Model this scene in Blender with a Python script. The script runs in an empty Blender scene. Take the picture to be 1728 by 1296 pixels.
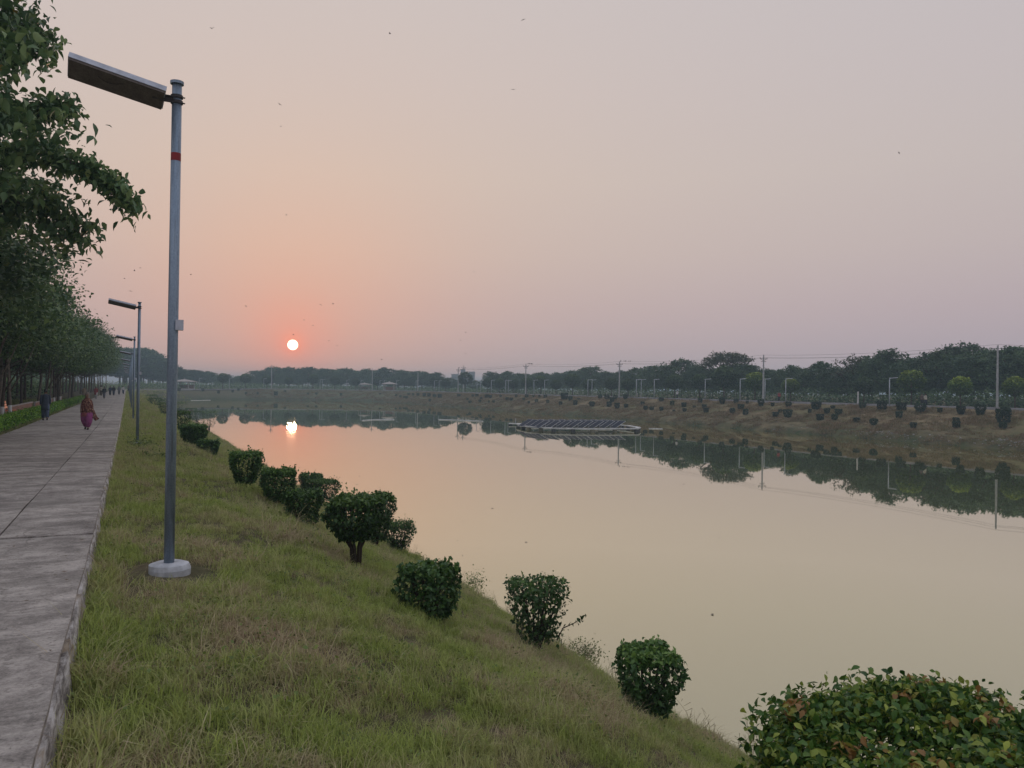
import bpy, bmesh, math, random
import numpy as np
from mathutils import Vector, Matrix, noise
random.seed(7); rng = np.random.default_rng(11)
SC = bpy.context.scene
COL = SC.collection
PI = math.pi

# ------------------------------------------------------------------ camera
YAW, PITCH, ROLL = math.radians(26.53), math.radians(0.30), 0.0145
F, CX, CY = 1300.0, 864.0, 648.0
CAMZ = 1.65
fwd = Vector((math.sin(YAW) * math.cos(PITCH), math.cos(YAW) * math.cos(PITCH), math.sin(PITCH)))
r0 = Vector((math.cos(YAW), -math.sin(YAW), 0))
u0 = r0.cross(fwd)
right = (r0 * math.cos(ROLL) + u0 * math.sin(ROLL)).normalized()
up = (u0 * math.cos(ROLL) - r0 * math.sin(ROLL)).normalized()
cam = bpy.data.cameras.new('camera'); camo = bpy.data.objects.new('camera', cam); COL.objects.link(camo)
cam.sensor_width = 36; cam.lens = F / 1728 * 36; cam.clip_start = .05; cam.clip_end = 6000
M = Matrix((right, up, -fwd)).transposed().to_4x4(); M.translation = (0, 0, CAMZ)
camo.matrix_world = M
SC.camera = camo

def ray(px, py):
    return (fwd + right * ((px - CX) / F) - up * ((py - CY) / F)).normalized()

# ------------------------------------------------------------------ world, sun, exposure
SUN = ray(494, 582)
w = bpy.data.worlds.new('World'); SC.world = w; w.use_nodes = True
nt = w.node_tree; nt.nodes.clear()
def N(t, **k):
    n = nt.nodes.new(t)
    for a, b in k.items(): setattr(n, a, b)
    return n
def ramp(n, stops, interp='EASE'):
    e = n.color_ramp; e.interpolation = interp
    while len(e.elements) > 1: e.elements.remove(e.elements[-1])
    e.elements[0].position = stops[0][0]; e.elements[0].color = (*stops[0][1], 1)
    for p, c in stops[1:]:
        x = e.elements.new(p); x.color = (*c, 1)
tc = N('ShaderNodeTexCoord'); sep = N('ShaderNodeSeparateXYZ'); nt.links.new(tc.outputs['Generated'], sep.inputs[0])
rp = N('ShaderNodeValToRGB'); nt.links.new(sep.outputs[2], rp.inputs[0])
ramp(rp, [(0, (.425, .35, .365)), (.05, (.435, .355, .37)), (.10, (.465, .375, .375)), (.17, (.505, .42, .395)), (.26, (.53, .455, .42)),
          (.36, (.53, .465, .445)), (.47, (.525, .475, .465)), (.65, (.57, .55, .56)), (1, (.60, .60, .62))], 'LINEAR')
def dotpow(p):
    d = N('ShaderNodeVectorMath', operation='DOT_PRODUCT'); nt.links.new(tc.outputs['Generated'], d.inputs[0]); d.inputs[1].default_value = SUN
    m = N('ShaderNodeMath', operation='MAXIMUM'); nt.links.new(d.outputs['Value'], m.inputs[0]); m.inputs[1].default_value = 0
    q = N('ShaderNodeMath', operation='POWER'); nt.links.new(m.outputs[0], q.inputs[0]); q.inputs[1].default_value = p
    return d.outputs['Value'], q.outputs[0]
def addcol(prev, fac, col):
    s = N('ShaderNodeVectorMath', operation='SCALE'); s.inputs[0].default_value = col; nt.links.new(fac, s.inputs['Scale'])
    a = N('ShaderNodeVectorMath', operation='ADD'); nt.links.new(prev, a.inputs[0]); nt.links.new(s.outputs[0], a.inputs[1])
    return a.outputs[0]
# the half of the sky away from the sun is duller and cooler
dv, _ = dotpow(1)
mr = N('ShaderNodeMapRange'); nt.links.new(dv, mr.inputs[0]); mr.inputs[1].default_value = .1; mr.inputs[2].default_value = 1
mr.inputs[3].default_value = .0; mr.inputs[4].default_value = 1
mx = N('ShaderNodeMix', data_type='RGBA'); nt.links.new(mr.outputs[0], mx.inputs[0])
mul = N('ShaderNodeVectorMath', operation='MULTIPLY'); nt.links.new(rp.outputs[0], mul.inputs[0])
mx.inputs[6].default_value = (.76, .82, .95, 1); mx.inputs[7].default_value = (1, .985, .97, 1)
nt.links.new(mx.outputs[2], mul.inputs[1])
c = mul.outputs[0]
for p, col in ((12, (.065, .012, -.03)), (60, (.14, -.005, -.055)), (700, (.14, -.035, -.05)), (9000, (.2, -.02, -.05))):
    c = addcol(c, dotpow(p)[1], col)
dd = N('ShaderNodeMapRange'); nt.links.new(dv, dd.inputs[0])
dd.inputs[1].default_value = math.cos(math.radians(.38)); dd.inputs[2].default_value = math.cos(math.radians(.26))
c = addcol(c, dd.outputs[0], (9., 6.2, 4.2))
bg = N('ShaderNodeBackground'); nt.links.new(c, bg.inputs[0]); bg.inputs[1].default_value = 1.0
wo = N('ShaderNodeOutputWorld'); nt.links.new(bg.outputs[0], wo.inputs[0])
sl = bpy.data.lights.new('sun', 'SUN'); sl.energy = .08; sl.angle = math.radians(.7); sl.color = (1, .56, .36)
slo = bpy.data.objects.new('sun', sl); COL.objects.link(slo); slo.rotation_euler = SUN.to_track_quat('Z', 'Y').to_euler()
SC.view_settings.view_transform = 'Standard'; SC.view_settings.look = 'None'
SC.view_settings.gamma = 1; SC.view_settings.exposure = 0.24; SC.view_settings.use_curve_mapping = False
cy = SC.cycles; cy.max_bounces = 6; cy.diffuse_bounces = 2; cy.glossy_bounces = 2; cy.volume_bounces = 1
cy.transmission_bounces = 3; cy.transparent_max_bounces = 4; cy.use_denoising = True; cy.caustics_reflective = False
cy.sample_clamp_indirect = 4

# ------------------------------------------------------------------ terrain functions
WZ = -3.85                                    # water level
X0, X1, Y0, Y1, R = 8.2, 80.0, -60.0, 285.0, 30.0
def sd(x, y):
    qx = abs(x - (X0 + X1) / 2) - ((X1 - X0) / 2 - R); qy = abs(y - (Y0 + Y1) / 2) - ((Y1 - Y0) / 2 - R)
    return math.hypot(max(qx, 0), max(qy, 0)) + min(max(qx, qy), 0) - R
PL = ([-6, 0, .4, 2.2, 4.2, 5.7, 7.2, 8.7, 12.9, 14], [-6, -3.85, -3.55, -2.5, -1.42, -.78, -.40, -.24, -.24, -.06])
PR = ([-6, 0, 1.2, 4, 9, 14, 15, 17], [-5.4, -3.85, -3.15, -2.55, -1.3, -.22, -.12, -.08])
PZ = ([-50, 4, 30, 40, 110, 260, 310], [0, 0, -.35, -.44, -.62, -.62, -.5])
def interp(x, t): return float(np.interp(x, t[0], t[1]))
def mix_m(x, y): return min(1, max(0, (x - 15) / 30))
def path_z(y): return interp(y, PZ)
def nz(x, y, s, z=0.): return noise.noise(Vector((x / s, y / s, z)))
def ground(x, y, s=None):
    if s is None: s = sd(x, y)
    m = mix_m(x, y)
    z = (1 - m) * interp(s, PL) + m * interp(s, PR)
    z += (1 - m) * path_z(y) * min(1, max(0, s / 8.7))
    wgt = min(1, max(0, s) / 1.0) * min(1, max(0, (8.3 - s) / 1.5)) if m < .5 else min(1, max(0, s)) * min(1, max(0, (14 - s) / 2))
    if wgt > 0: z += wgt * (.14 * nz(x, y, 2.6) + .07 * nz(x, y, .9, 3) + .03 * nz(x, y, .35, 6))
    if m > .5 and -1 < s < 5: z += .22 * nz(x, y, 3.2, 9) * (1 - abs(s - 2) / 3)
    elif -1 < s < 1.5: z += .16 * nz(x, y, 1.2, 5)
    return z
def hit(px, py, top=False):
    d = ray(px, py); t = 1.5
    o = Vector((0, 0, CAMZ))
    while t < 700:
        p = o + d * t
        s = sd(p.x, p.y)
        g = ground(p.x, p.y, s) if s > 0 else WZ
        if p.z <= g: return Vector((p.x, p.y, g))
        t += max(.03, t * .004)
    return o + d * t
def at_depth(px, D):
    d = ray(px, CY + 7); k = D / d.dot(fwd); return d.x * k, d.y * k
def at_offset(px, s0):
    """where the heading of column px leaves the lake area by s0 metres on its far side"""
    d = ray(px, CY + 7); t = 60.0
    while t < 900:
        if sd(d.x * t, d.y * t) >= s0 and sd(d.x * (t - .5), d.y * (t - .5)) < s0: return d.x * t, d.y * t
        t += .5
    return d.x * 250, d.y * 250
def depth_of(x, y): return Vector((x, y, 0)).dot(fwd)
def shore(u):
    """point and outward normal of the rounded shore line, u in metres from (X0, Y0+R) going north"""
    segs = [('l', (X0, Y0 + R), (0, 1), Y1 - Y0 - 2 * R, (-1, 0)), ('a', (X0 + R, Y1 - R), PI), ('l', (X0 + R, Y1), (1, 0), X1 - X0 - 2 * R, (0, 1)),
            ('a', (X1 - R, Y1 - R), PI / 2), ('l', (X1, Y1 - R), (0, -1), Y1 - Y0 - 2 * R, (1, 0)), ('a', (X1 - R, Y0 + R), 0),
            ('l', (X1 - R, Y0), (-1, 0), X1 - X0 - 2 * R, (0, -1)), ('a', (X0 + R, Y0 + R), -PI / 2)]
    al = R * PI / 2
    for g in segs:
        if g[0] == 'l':
            if u <= g[3]: return g[1][0] + g[2][0] * u, g[1][1] + g[2][1] * u, g[4][0], g[4][1]
            u -= g[3]
        else:
            if u <= al:
                a = g[2] - u / R; return g[1][0] + R * math.cos(a), g[1][1] + R * math.sin(a), math.cos(a), math.sin(a)
            u -= al
    return X0, Y0 + R, -1, 0
LTOT = 2 * (Y1 - Y0 - 2 * R) + 2 * (X1 - X0 - 2 * R) + 2 * PI * R
def P(u, o):
    x, y, nx, ny = shore(u); return x + nx * o, y + ny * o

# ------------------------------------------------------------------ helpers
def tag(o, label=None, cat=None, group=None, kind=None):
    if label: o['label'] = label
    if cat: o['category'] = cat
    if group: o['group'] = group
    if kind: o['kind'] = kind
    return o
def empty(name, loc, rz=0, label=None, cat=None, group=None):
    o = bpy.data.objects.new(name, None); COL.objects.link(o); o.location = loc; o.rotation_euler = (0, 0, rz); o.empty_display_size = .2
    return tag(o, label, cat, group)
def link(name, me, parent=None, loc=None, mat=None):
    o = bpy.data.objects.new(name, me); COL.objects.link(o)
    if mat and not me.materials: me.materials.append(mat)
    if parent: o.parent = parent
    if loc is not None: o.location = loc
    return o
def mesh_np(name, V, Fc, mat=None, smooth=False, attrs=None):
    """V (n,3) and Fc (m,k) uniform, or a list of such arrays"""
    me = bpy.data.meshes.new(name)
    Fl = Fc if isinstance(Fc, list) else [Fc]
    Fl = [np.asarray(f, dtype=np.int32) for f in Fl if len(f)]
    nf = sum(len(f) for f in Fl); nl = sum(f.size for f in Fl)
    me.vertices.add(len(V)); me.vertices.foreach_set('co', np.asarray(V, dtype=np.float32).ravel())
    me.loops.add(nl); me.loops.foreach_set('vertex_index', np.concatenate([f.ravel() for f in Fl]))
    me.polygons.add(nf)
    tot = np.concatenate([np.full(len(f), f.shape[1], dtype=np.int32) for f in Fl])
    st = np.concatenate([[0], np.cumsum(tot)[:-1]]).astype(np.int32)
    me.polygons.foreach_set('loop_start', st)
    if smooth: me.polygons.foreach_set('use_smooth', np.ones(nf, dtype=bool))
    if attrs:
        for k, a in attrs.items():
            at = me.attributes.new(k, 'FLOAT', 'POINT'); at.data.foreach_set('value', np.asarray(a, dtype=np.float32))
    me.update(calc_edges=True)
    if mat: me.materials.append(mat)
    return me
class MB:
    def __init__(s): s.v = []; s.f = []
    def add(s, vs, fs):
        b = len(s.v); s.v += [tuple(q) for q in vs]; s.f += [tuple(b + i for i in g) for g in fs]; return s
    def box(s, c, d, rot=None, bev=0):
        hx, hy, hz = d[0] / 2, d[1] / 2, d[2] / 2
        vs = [Vector((x * hx, y * hy, z * hz)) for z in (-1, 1) for x, y in ((-1, -1), (1, -1), (1, 1), (-1, 1))]
        if rot is not None: vs = [rot @ q for q in vs]
        vs = [q + Vector(c) for q in vs]
        return s.add(vs, [(3, 2, 1, 0), (4, 5, 6, 7), (0, 1, 5, 4), (1, 2, 6, 5), (2, 3, 7, 6), (3, 0, 4, 7)])
    def tube(s, pts, rad, n=8, cap=True, flat=1.0):
        pts = [Vector(p) for p in pts]
        if not hasattr(rad, '__len__'): rad = [rad] * len(pts)
        b = len(s.v); ref = None
        for i, p in enumerate(pts):
            t = (pts[min(i + 1, len(pts) - 1)] - pts[max(i - 1, 0)]).normalized()
            if ref is None: ref = Vector((1, 0, 0)) if abs(t.x) < .8 else Vector((0, 1, 0))
            a = (ref - t * ref.dot(t)).normalized(); c_ = t.cross(a); ref = a
            for k in range(n):
                an = 2 * PI * k / n
                s.v.append(tuple(p + a * math.cos(an) * rad[i] + c_ * math.sin(an) * rad[i] * flat))
        for i in range(len(pts) - 1):
            for k in range(n):
                k2 = (k + 1) % n
                s.f.append((b + i * n + k, b + i * n + k2, b + (i + 1) * n + k2, b + (i + 1) * n + k))
        if cap:
            s.f.append(tuple(b + k for k in reversed(range(n)))); e = b + (len(pts) - 1) * n
            s.f.append(tuple(e + k for k in range(n)))
        return s
    def rings(s, rs, n=14, cap=True):
        """rs: (cx, cy, cz, rx, ry) rings stacked"""
        b = len(s.v)
        for cx_, cy_, cz, rx, ry in rs:
            for k in range(n):
                an = 2 * PI * k / n; s.v.append((cx_ + rx * math.cos(an), cy_ + ry * math.sin(an), cz))
        for i in range(len(rs) - 1):
            for k in range(n):
                k2 = (k + 1) % n
                s.f.append((b + i * n + k, b + i * n + k2, b + (i + 1) * n + k2, b + (i + 1) * n + k))
        if cap:
            s.f.append(tuple(b + k for k in reversed(range(n)))); e = b + (len(rs) - 1) * n
            s.f.append(tuple(e + k for k in range(n)))
        return s
    def mesh(s, name, mat, smooth=False):
        me = bpy.data.meshes.new(name); me.from_pydata(s.v, [], s.f); me.update()
        if smooth:
            for p in me.polygons: p.use_smooth = True
        if mat: me.materials.append(mat)
        return me
    def build(s, name, mat, parent=None, loc=None, smooth=False): return link(name, s.mesh(name, mat, smooth), parent, loc)

# ------------------------------------------------------------------ materials
MATS = {}
class MN:
    def __init__(s, name):
        s.m = bpy.data.materials.new(name); s.m.use_nodes = True; s.t = s.m.node_tree; s.t.nodes.clear()
        s.out = s.n('ShaderNodeOutputMaterial')
    def n(s, t, **k):
        x = s.t.nodes.new(t)
        for a, b in k.items(): setattr(x, a, b)
        return x
    def l(s, a, b): s.t.links.new(a, b)
    def pos(s): return s.n('ShaderNodeNewGeometry').outputs['Position']
    def noise(s, vec, sc, det=4, rough=.6, dist=0):
        x = s.n('ShaderNodeTexNoise'); x.inputs['Scale'].default_value = sc; x.inputs['Detail'].default_value = det
        x.inputs['Roughness'].default_value = rough; x.inputs['Distortion'].default_value = dist
        if vec is not None: s.l(vec, x.inputs['Vector'])
        return x.outputs[0]
    def rampn(s, fac, stops, interp='LINEAR'):
        x = s.n('ShaderNodeValToRGB'); ramp(x, stops, interp); s.l(fac, x.inputs[0]); return x.outputs[0]
    def mix(s, fac, a, b, mode='MIX'):
        x = s.n('ShaderNodeMix', data_type='RGBA', blend_type=mode)
        if isinstance(fac, (int, float)): x.inputs[0].default_value = fac
        else: s.l(fac, x.inputs[0])
        for i, q in ((6, a), (7, b)):
            if isinstance(q, tuple): x.inputs[i].default_value = (*q, 1)
            else: s.l(q, x.inputs[i])
        return x.outputs[2]
    def princ(s, col, rough=.8, spec=.5, metal=0, bump=None, bs=.3, bd=.02):
        p = s.n('ShaderNodeBsdfPrincipled')
        if isinstance(col, tuple): p.inputs['Base Color'].default_value = (*col, 1)
        else: s.l(col, p.inputs['Base Color'])
        if isinstance(rough, (int, float)): p.inputs['Roughness'].default_value = rough
        else: s.l(rough, p.inputs['Roughness'])
        p.inputs['Specular IOR Level'].default_value = spec; p.inputs['Metallic'].default_value = metal
        if bump is not None:
            b = s.n('ShaderNodeBump'); b.inputs['Strength'].default_value = bs; b.inputs['Distance'].default_value = bd
            s.l(bump, b.inputs['Height']); s.l(b.outputs[0], p.inputs['Normal'])
        return p
    def done(s, sh): s.l(sh.outputs[0], s.out.inputs[0]); return s.m

def simple(name, col, rough=.7, spec=.4, metal=0, var=.25, sc=6, bump=.15, obj=True):
    a = MN(name)
    v = a.n('ShaderNodeTexCoord').outputs['Object'] if obj else a.pos()
    nn = a.noise(v, sc, 5)
    lo = tuple(max(0, x * (1 - var)) for x in col); hi = tuple(x * (1 + var) for x in col)
    cc = a.rampn(nn, [(.3, lo), (.7, hi)])
    return a.done(a.princ(cc, rough, spec, metal, nn, bump, .01))

def leaf_mat(name, dark, mid, light, special=None, rough=.45, trans=.25, patch=None):
    """per leaf tint from the mesh attribute 'tint' (0..1)"""
    a = MN(name)
    at = a.n('ShaderNodeAttribute', attribute_name='tint').outputs['Fac']
    st = [(0, dark), (.5, mid), (.88, light)]
    if special: st += [(.93, special), (1, special)]
    cc = a.rampn(at, st)
    if patch:
        pn = a.noise(a.pos(), patch[0], 3)
        f = a.n('ShaderNodeMapRange'); a.l(pn, f.inputs[0]); f.inputs[1].default_value = .35; f.inputs[2].default_value = .7
        cc = a.mix(f.outputs[0], cc, patch[1], 'MULTIPLY')
    oi = a.n('ShaderNodeObjectInfo'); hv = a.n('ShaderNodeHueSaturation'); a.l(cc, hv.inputs['Color'])
    vr = a.n('ShaderNodeMapRange'); a.l(oi.outputs['Random'], vr.inputs[0]); vr.inputs[3].default_value = .8; vr.inputs[4].default_value = 1.25
    a.l(vr.outputs[0], hv.inputs['Value']); cc = hv.outputs[0]
    p = a.princ(cc, rough, .35)
    tr = a.n('ShaderNodeBsdfTranslucent'); a.l(cc, tr.inputs[0])
    mxs = a.n('ShaderNodeMixShader'); mxs.inputs[0].default_value = trans; a.l(p.outputs[0], mxs.inputs[1]); a.l(tr.outputs[0], mxs.inputs[2])
    return a.done(mxs)

M_TREE = leaf_mat('near_tree_leaf', (.055, .115, .05), (.12, .205, .08), (.27, .36, .14), (.32, .24, .06), rough=.36)
M_TREE2 = leaf_mat('belt_leaf', (.05, .105, .042), (.11, .19, .065), (.21, .30, .09))
M_FAR = leaf_mat('far_leaf', (.035, .075, .032), (.062, .118, .044), (.11, .17, .055))
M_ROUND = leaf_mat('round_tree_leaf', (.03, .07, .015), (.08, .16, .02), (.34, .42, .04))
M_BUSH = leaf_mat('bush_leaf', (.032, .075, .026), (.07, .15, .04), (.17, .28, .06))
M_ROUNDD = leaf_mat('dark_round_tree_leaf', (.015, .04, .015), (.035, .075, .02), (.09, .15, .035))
M_BUSHF = leaf_mat('far_bush_leaf', (.012, .03, .012), (.022, .052, .018), (.045, .09, .025))
M_SHRUB = leaf_mat('front_shrub_leaf', (.03, .085, .018), (.09, .19, .03), (.36, .42, .07), (.30, .16, .05), rough=.42)
M_HEDGE = leaf_mat('hedge_leaf', (.06, .16, .015), (.14, .32, .025), (.28, .48, .05))
M_SPARSE = leaf_mat('sparse_leaf', (.04, .05, .025), (.06, .08, .03), (.12, .12, .05))
M_BARK = simple('bark', (.10, .075, .055), .9, .2, var=.5, sc=14, bump=.6)
M_BARKL = simple('pale_bark', (.19, .155, .12), .9, .2, var=.4, sc=10, bump=.5)
M_STEM = simple('bush_stem', (.055, .042, .03), .9, .2, var=.3, sc=20)
M_WHITE = simple('whitewash', (.62, .60, .57), .9, .2, var=.15, sc=12)
M_FOUND = simple('foundation_concrete', (.50, .51, .53), .9, .2, var=.25, sc=9, bump=.5)
M_DARK = simple('dark_plastic', (.05, .045, .045), .6)
M_ORANGE = simple('orange_paint', (.75, .19, .06), .5)
M_ROAD = simple('far_road', (.24, .23, .23), .9, .2, sc=.6, obj=False)
M_EPOLE = simple('concrete_pole', (.42, .42, .41), .85, .2, sc=3)
M_FLAMP = simple('grey_lamp_pole', (.40, .43, .46), .5, .4, .2, sc=3)
M_WIRE = simple('wire', (.05, .05, .05), .7)
M_ROOFP = simple('pavilion_roof', (.38, .33, .30), .8)
M_WALLP = simple('pavilion_wall', (.42, .37, .33), .85)
M_BIRD = simple('bird_black', (.02, .02, .02), .8)
M_BUILD = simple('pale_building', (.22, .22, .23), .9)
M_BRICK = simple('pinkish_brick', (.36, .20, .15), .9, .2, var=.4, sc=5, bump=.4)
M_CEM = simple('wall_coping', (.45, .40, .37), .9)
M_PANEL = simple('solar_glass', (.010, .016, .04), .55, .08)
M_FRAME = simple('panel_frame', (.62, .64, .66), .35, .5, .5)
M_PONT = simple('pontoon', (.66, .65, .62), .7, .3, var=.3, sc=2)
M_PONTD = simple('pontoon_float', (.20, .18, .12), .7)
M_SKIN = simple('skin', (.22, .12, .075), .6)
M_HAIR = simple('hair', (.02, .017, .015), .6)
M_SHOE = simple('shoe', (.03, .025, .025), .6)
M_STRAW = simple('dry_stalk', (.36, .29, .17), .9)
M_STONE = simple('pale_rubble', (.40, .38, .36), .9, var=.4, sc=3)

def galv():
    a = MN('galvanised_steel'); v = a.n('ShaderNodeTexCoord').outputs['Object']
    mp = a.n('ShaderNodeMapping'); mp.inputs['Scale'].default_value = (9, 9, 1.2); a.l(v, mp.inputs[0])
    n1 = a.noise(mp.outputs[0], 2.5, 6, .7); n2 = a.noise(v, 60, 3)
    cc = a.rampn(n1, [(.25, (.16, .22, .29)), (.5, (.25, .33, .42)), (.75, (.37, .46, .56))])
    cc = a.mix(.25, cc, a.rampn(n2, [(.3, (.15, .17, .2)), (.7, (.5, .55, .6))]))
    m2 = a.n('ShaderNodeMapping'); m2.inputs['Scale'].default_value = (22, 22, .8); a.l(v, m2.inputs[0])
    cc = a.mix(a.rampn(a.noise(m2.outputs[0], 1.5, 6, .75), [(.52, (0, 0, 0)), (.66, (.6, .6, .6))]), cc, (.10, .095, .09))
    rr = a.rampn(n1, [(.3, (.38, .38, .38)), (.7, (.6, .6, .6))])
    return a.done(a.princ(cc, rr, .5, .55, n2, .08, .003))
M_GALV = galv()
M_HEADW = simple('lamp_casing', (.52, .54, .60), .4, .5, .2, sc=8)
def lamp_under():
    a = MN('lamp_underside'); v = a.n('ShaderNodeTexCoord').outputs['Object']
    n1 = a.noise(v, 9, 6, .7); n2 = a.noise(v, 70, 2)
    cc = a.rampn(n1, [(.3, (.075, .06, .05)), (.6, (.16, .13, .11)), (.8, (.26, .22, .19))])
    cc = a.mix(.3, cc, a.rampn(n2, [(.3, (.05, .04, .035)), (.7, (.25, .21, .18))]))
    return a.done(a.princ(cc, .6, .4, 0, n1, .2, .004))
M_UNDER = lamp_under()
M_RED = simple('red_tape', (.26, .025, .03), .6)

def concrete():
    a = MN('path_concrete'); v = a.pos()
    big = a.noise(v, .55, 5, .62, .4); med = a.noise(v, 3.2, 8, .7); fine = a.noise(v, 55, 4, .7); spk = a.noise(v, 17, 6, .75)
    c1 = a.rampn(big, [(.38, (.21, .20, .20)), (.5, (.34, .325, .32)), (.62, (.47, .45, .44))])
    c2 = a.rampn(med, [(.40, (.085, .08, .075)), (.5, (.36, .345, .34)), (.60, (.62, .60, .59))])
    cc = a.mix(.5, c1, c2)
    cc = a.mix(a.rampn(spk, [(.54, (0, 0, 0)), (.64, (.7, .7, .7))]), cc, (.07, .065, .06))
    cc = a.mix(a.rampn(spk, [(.34, (.6, .6, .6)), (.42, (0, 0, 0))]), cc, (.55, .53, .51))
    mp = a.n('ShaderNodeMapping'); mp.inputs['Scale'].default_value = (.22, 1, 1); a.l(v, mp.inputs[0])
    cc = a.mix(a.rampn(a.noise(mp.outputs[0], 1.6, 6, .7, .5), [(.47, (0, 0, 0)), (.6, (.6, .6, .6))]), cc, (.085, .082, .078))
    vo = a.n('ShaderNodeTexVoronoi', feature='DISTANCE_TO_EDGE'); vo.inputs['Scale'].default_value = .42; wv = a.n('ShaderNodeVectorMath', operation='ADD')
    wn = a.n('ShaderNodeTexNoise'); wn.inputs['Scale'].default_value = 1.7; wn.inputs['Detail'].default_value = 6; a.l(v, wn.inputs['Vector']); ws = a.n('ShaderNodeVectorMath', operation='SCALE'); ws.inputs['Scale'].default_value = .7; a.l(wn.outputs['Color'], ws.inputs[0])
    a.l(v, wv.inputs[0]); a.l(ws.outputs[0], wv.inputs[1]); a.l(wv.outputs[0], vo.inputs['Vector'])
    cc = a.mix(a.rampn(vo.outputs['Distance'], [(.0, (.5, .5, .5)), (.007, (0, 0, 0))]), cc, (.03, .028, .026))
    cc = a.mix(.3, cc, a.rampn(fine, [(.3, (.06, .058, .058)), (.7, (.55, .53, .53))]))
    oi = a.n('ShaderNodeObjectInfo'); cc = a.mix(1., cc, (1.07, 1.0, .90), 'MULTIPLY'); hv = a.n('ShaderNodeHueSaturation'); a.l(cc, hv.inputs['Color'])
    vr = a.n('ShaderNodeMapRange'); a.l(oi.outputs['Random'], vr.inputs[0]); vr.inputs[3].default_value = .96; vr.inputs[4].default_value = 1.16
    a.l(vr.outputs[0], hv.inputs['Value'])
    ad = a.n('ShaderNodeMath', operation='ADD'); a.l(fine, ad.inputs[0]); a.l(med, ad.inputs[1])
    return a.done(a.princ(hv.outputs[0], .88, .3, 0, ad.outputs[0], .55, .02))
M_CONC = concrete()
def kerbm():
    a = MN('kerb_plaster'); v = a.pos()
    mp = a.n('ShaderNodeMapping'); mp.inputs['Scale'].default_value = (1, .28, 1.3); a.l(v, mp.inputs[0])
    n1 = a.noise(mp.outputs[0], 8, 9, .75, 0); n2 = a.noise(v, 28, 6, .7)
    cc = a.rampn(n1, [(.34, (.08, .07, .065)), (.44, (.24, .22, .20)), (.52, (.46, .43, .40)), (.64, (.72, .70, .68))])
    cc = a.mix(a.rampn(a.noise(v, 2.3, 4), [(.55, (0, 0, 0)), (.65, (.5, .5, .5))]), cc, (.35, .26, .15))
    ad = a.n('ShaderNodeMath', operation='ADD'); a.l(n1, ad.inputs[0]); a.l(n2, ad.inputs[1])
    return a.done(a.princ(cc, .92, .2, 0, n2, .7, .02))
M_KERB = kerbm()
def soil():
    a = MN('ground_soil_and_turf'); v = a.pos()
    n1 = a.noise(v, .8, 6, .65); n2 = a.noise(v, 6, 6, .7); n3 = a.noise(v, .09, 3)
    cc = a.rampn(n2, [(.3, (.045, .045, .025)), (.5, (.10, .10, .045)), (.7, (.19, .16, .095))])
    cc = a.mix(a.rampn(n1, [(.4, (0, 0, 0)), (.62, (.7, .7, .7))]), cc, (.15, .115, .075))
    # the far bank is covered with dry brown grass
    sp = a.n('ShaderNodeSeparateXYZ'); a.l(v, sp.inputs[0])
    fm = a.n('ShaderNodeMapRange'); a.l(sp.outputs[0], fm.inputs[0]); fm.inputs[1].default_value = 38; fm.inputs[2].default_value = 66
    dry = a.rampn(a.noise(v, 1.1, 7, .7), [(.3, (.10, .08, .042)), (.5, (.22, .165, .09)), (.7, (.32, .245, .14))])
    dry = a.mix(a.rampn(a.noise(v, .13, 4), [(.48, (0, 0, 0)), (.62, (.7, .7, .7))]), dry, (.13, .13, .05))
    fy = a.n('ShaderNodeMapRange'); a.l(sp.outputs[1], fy.inputs[0]); fy.inputs[1].default_value = 170; fy.inputs[2].default_value = 275; fy.inputs[4].default_value = .75
    dry = a.mix(fy.outputs[0], dry, a.rampn(a.noise(v, .3, 4), [(.35, (.075, .095, .04)), (.65, (.15, .145, .07))]))
    cc = a.mix(fm.outputs[0], cc, dry)
    # wet weedy edge by the water line
    wl = a.n('ShaderNodeMapRange'); a.l(sp.outputs[2], wl.inputs[0]); wl.inputs[1].default_value = WZ + .2; wl.inputs[2].default_value = WZ + 1.9
    wl.inputs[3].default_value = 1; wl.inputs[4].default_value = 0
    wf = a.n('ShaderNodeMath', operation='MULTIPLY'); a.l(wl.outputs[0], wf.inputs[0]); a.l(a.rampn(a.noise(v, .35, 4), [(.35, (.3, .3, .3)), (.6, (1, 1, 1))]), wf.inputs[1])
    cc = a.mix(wf.outputs[0], cc, a.rampn(a.noise(v, 2.1, 5), [(.4, (.04, .065, .022)), (.7, (.10, .085, .05))]))
    return a.done(a.princ(cc, .95, .15, 0, n2, .8, .08))
M_SOIL = soil()
def grassm(name, greens, dries, bias=.5):
    a = MN(name); v = a.pos()
    n1 = a.noise(v, .85, 6, .72); n2 = a.noise(v, 3.2, 4)
    at = a.n('ShaderNodeAttribute', attribute_name='tint').outputs['Fac']
    g = a.rampn(at, [(0, greens[0]), (1, greens[1])]); d = a.rampn(at, [(0, dries[0]), (1, dries[1])])
    s_ = a.n('ShaderNodeMath', operation='MULTIPLY_ADD'); a.l(n2, s_.inputs[0]); s_.inputs[1].default_value = .45; a.l(n1, s_.inputs[2])
    f = a.rampn(s_.outputs[0], [(bias + .12, (0, 0, 0)), (bias + .36, (1, 1, 1))])
    cc = a.mix(f, g, d)
    p = a.princ(cc, .6, .25); tr = a.n('ShaderNodeBsdfTranslucent'); a.l(cc, tr.inputs[0])
    mxs = a.n('ShaderNodeMixShader'); mxs.inputs[0].default_value = .35; a.l(p.outputs[0], mxs.inputs[1]); a.l(tr.outputs[0], mxs.inputs[2])
    return a.done(mxs)
M_GRASS = grassm('grass_blade', ((.20, .26, .06), (.50, .58, .15)), ((.32, .28, .13), (.68, .61, .35)), .56)
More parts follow.
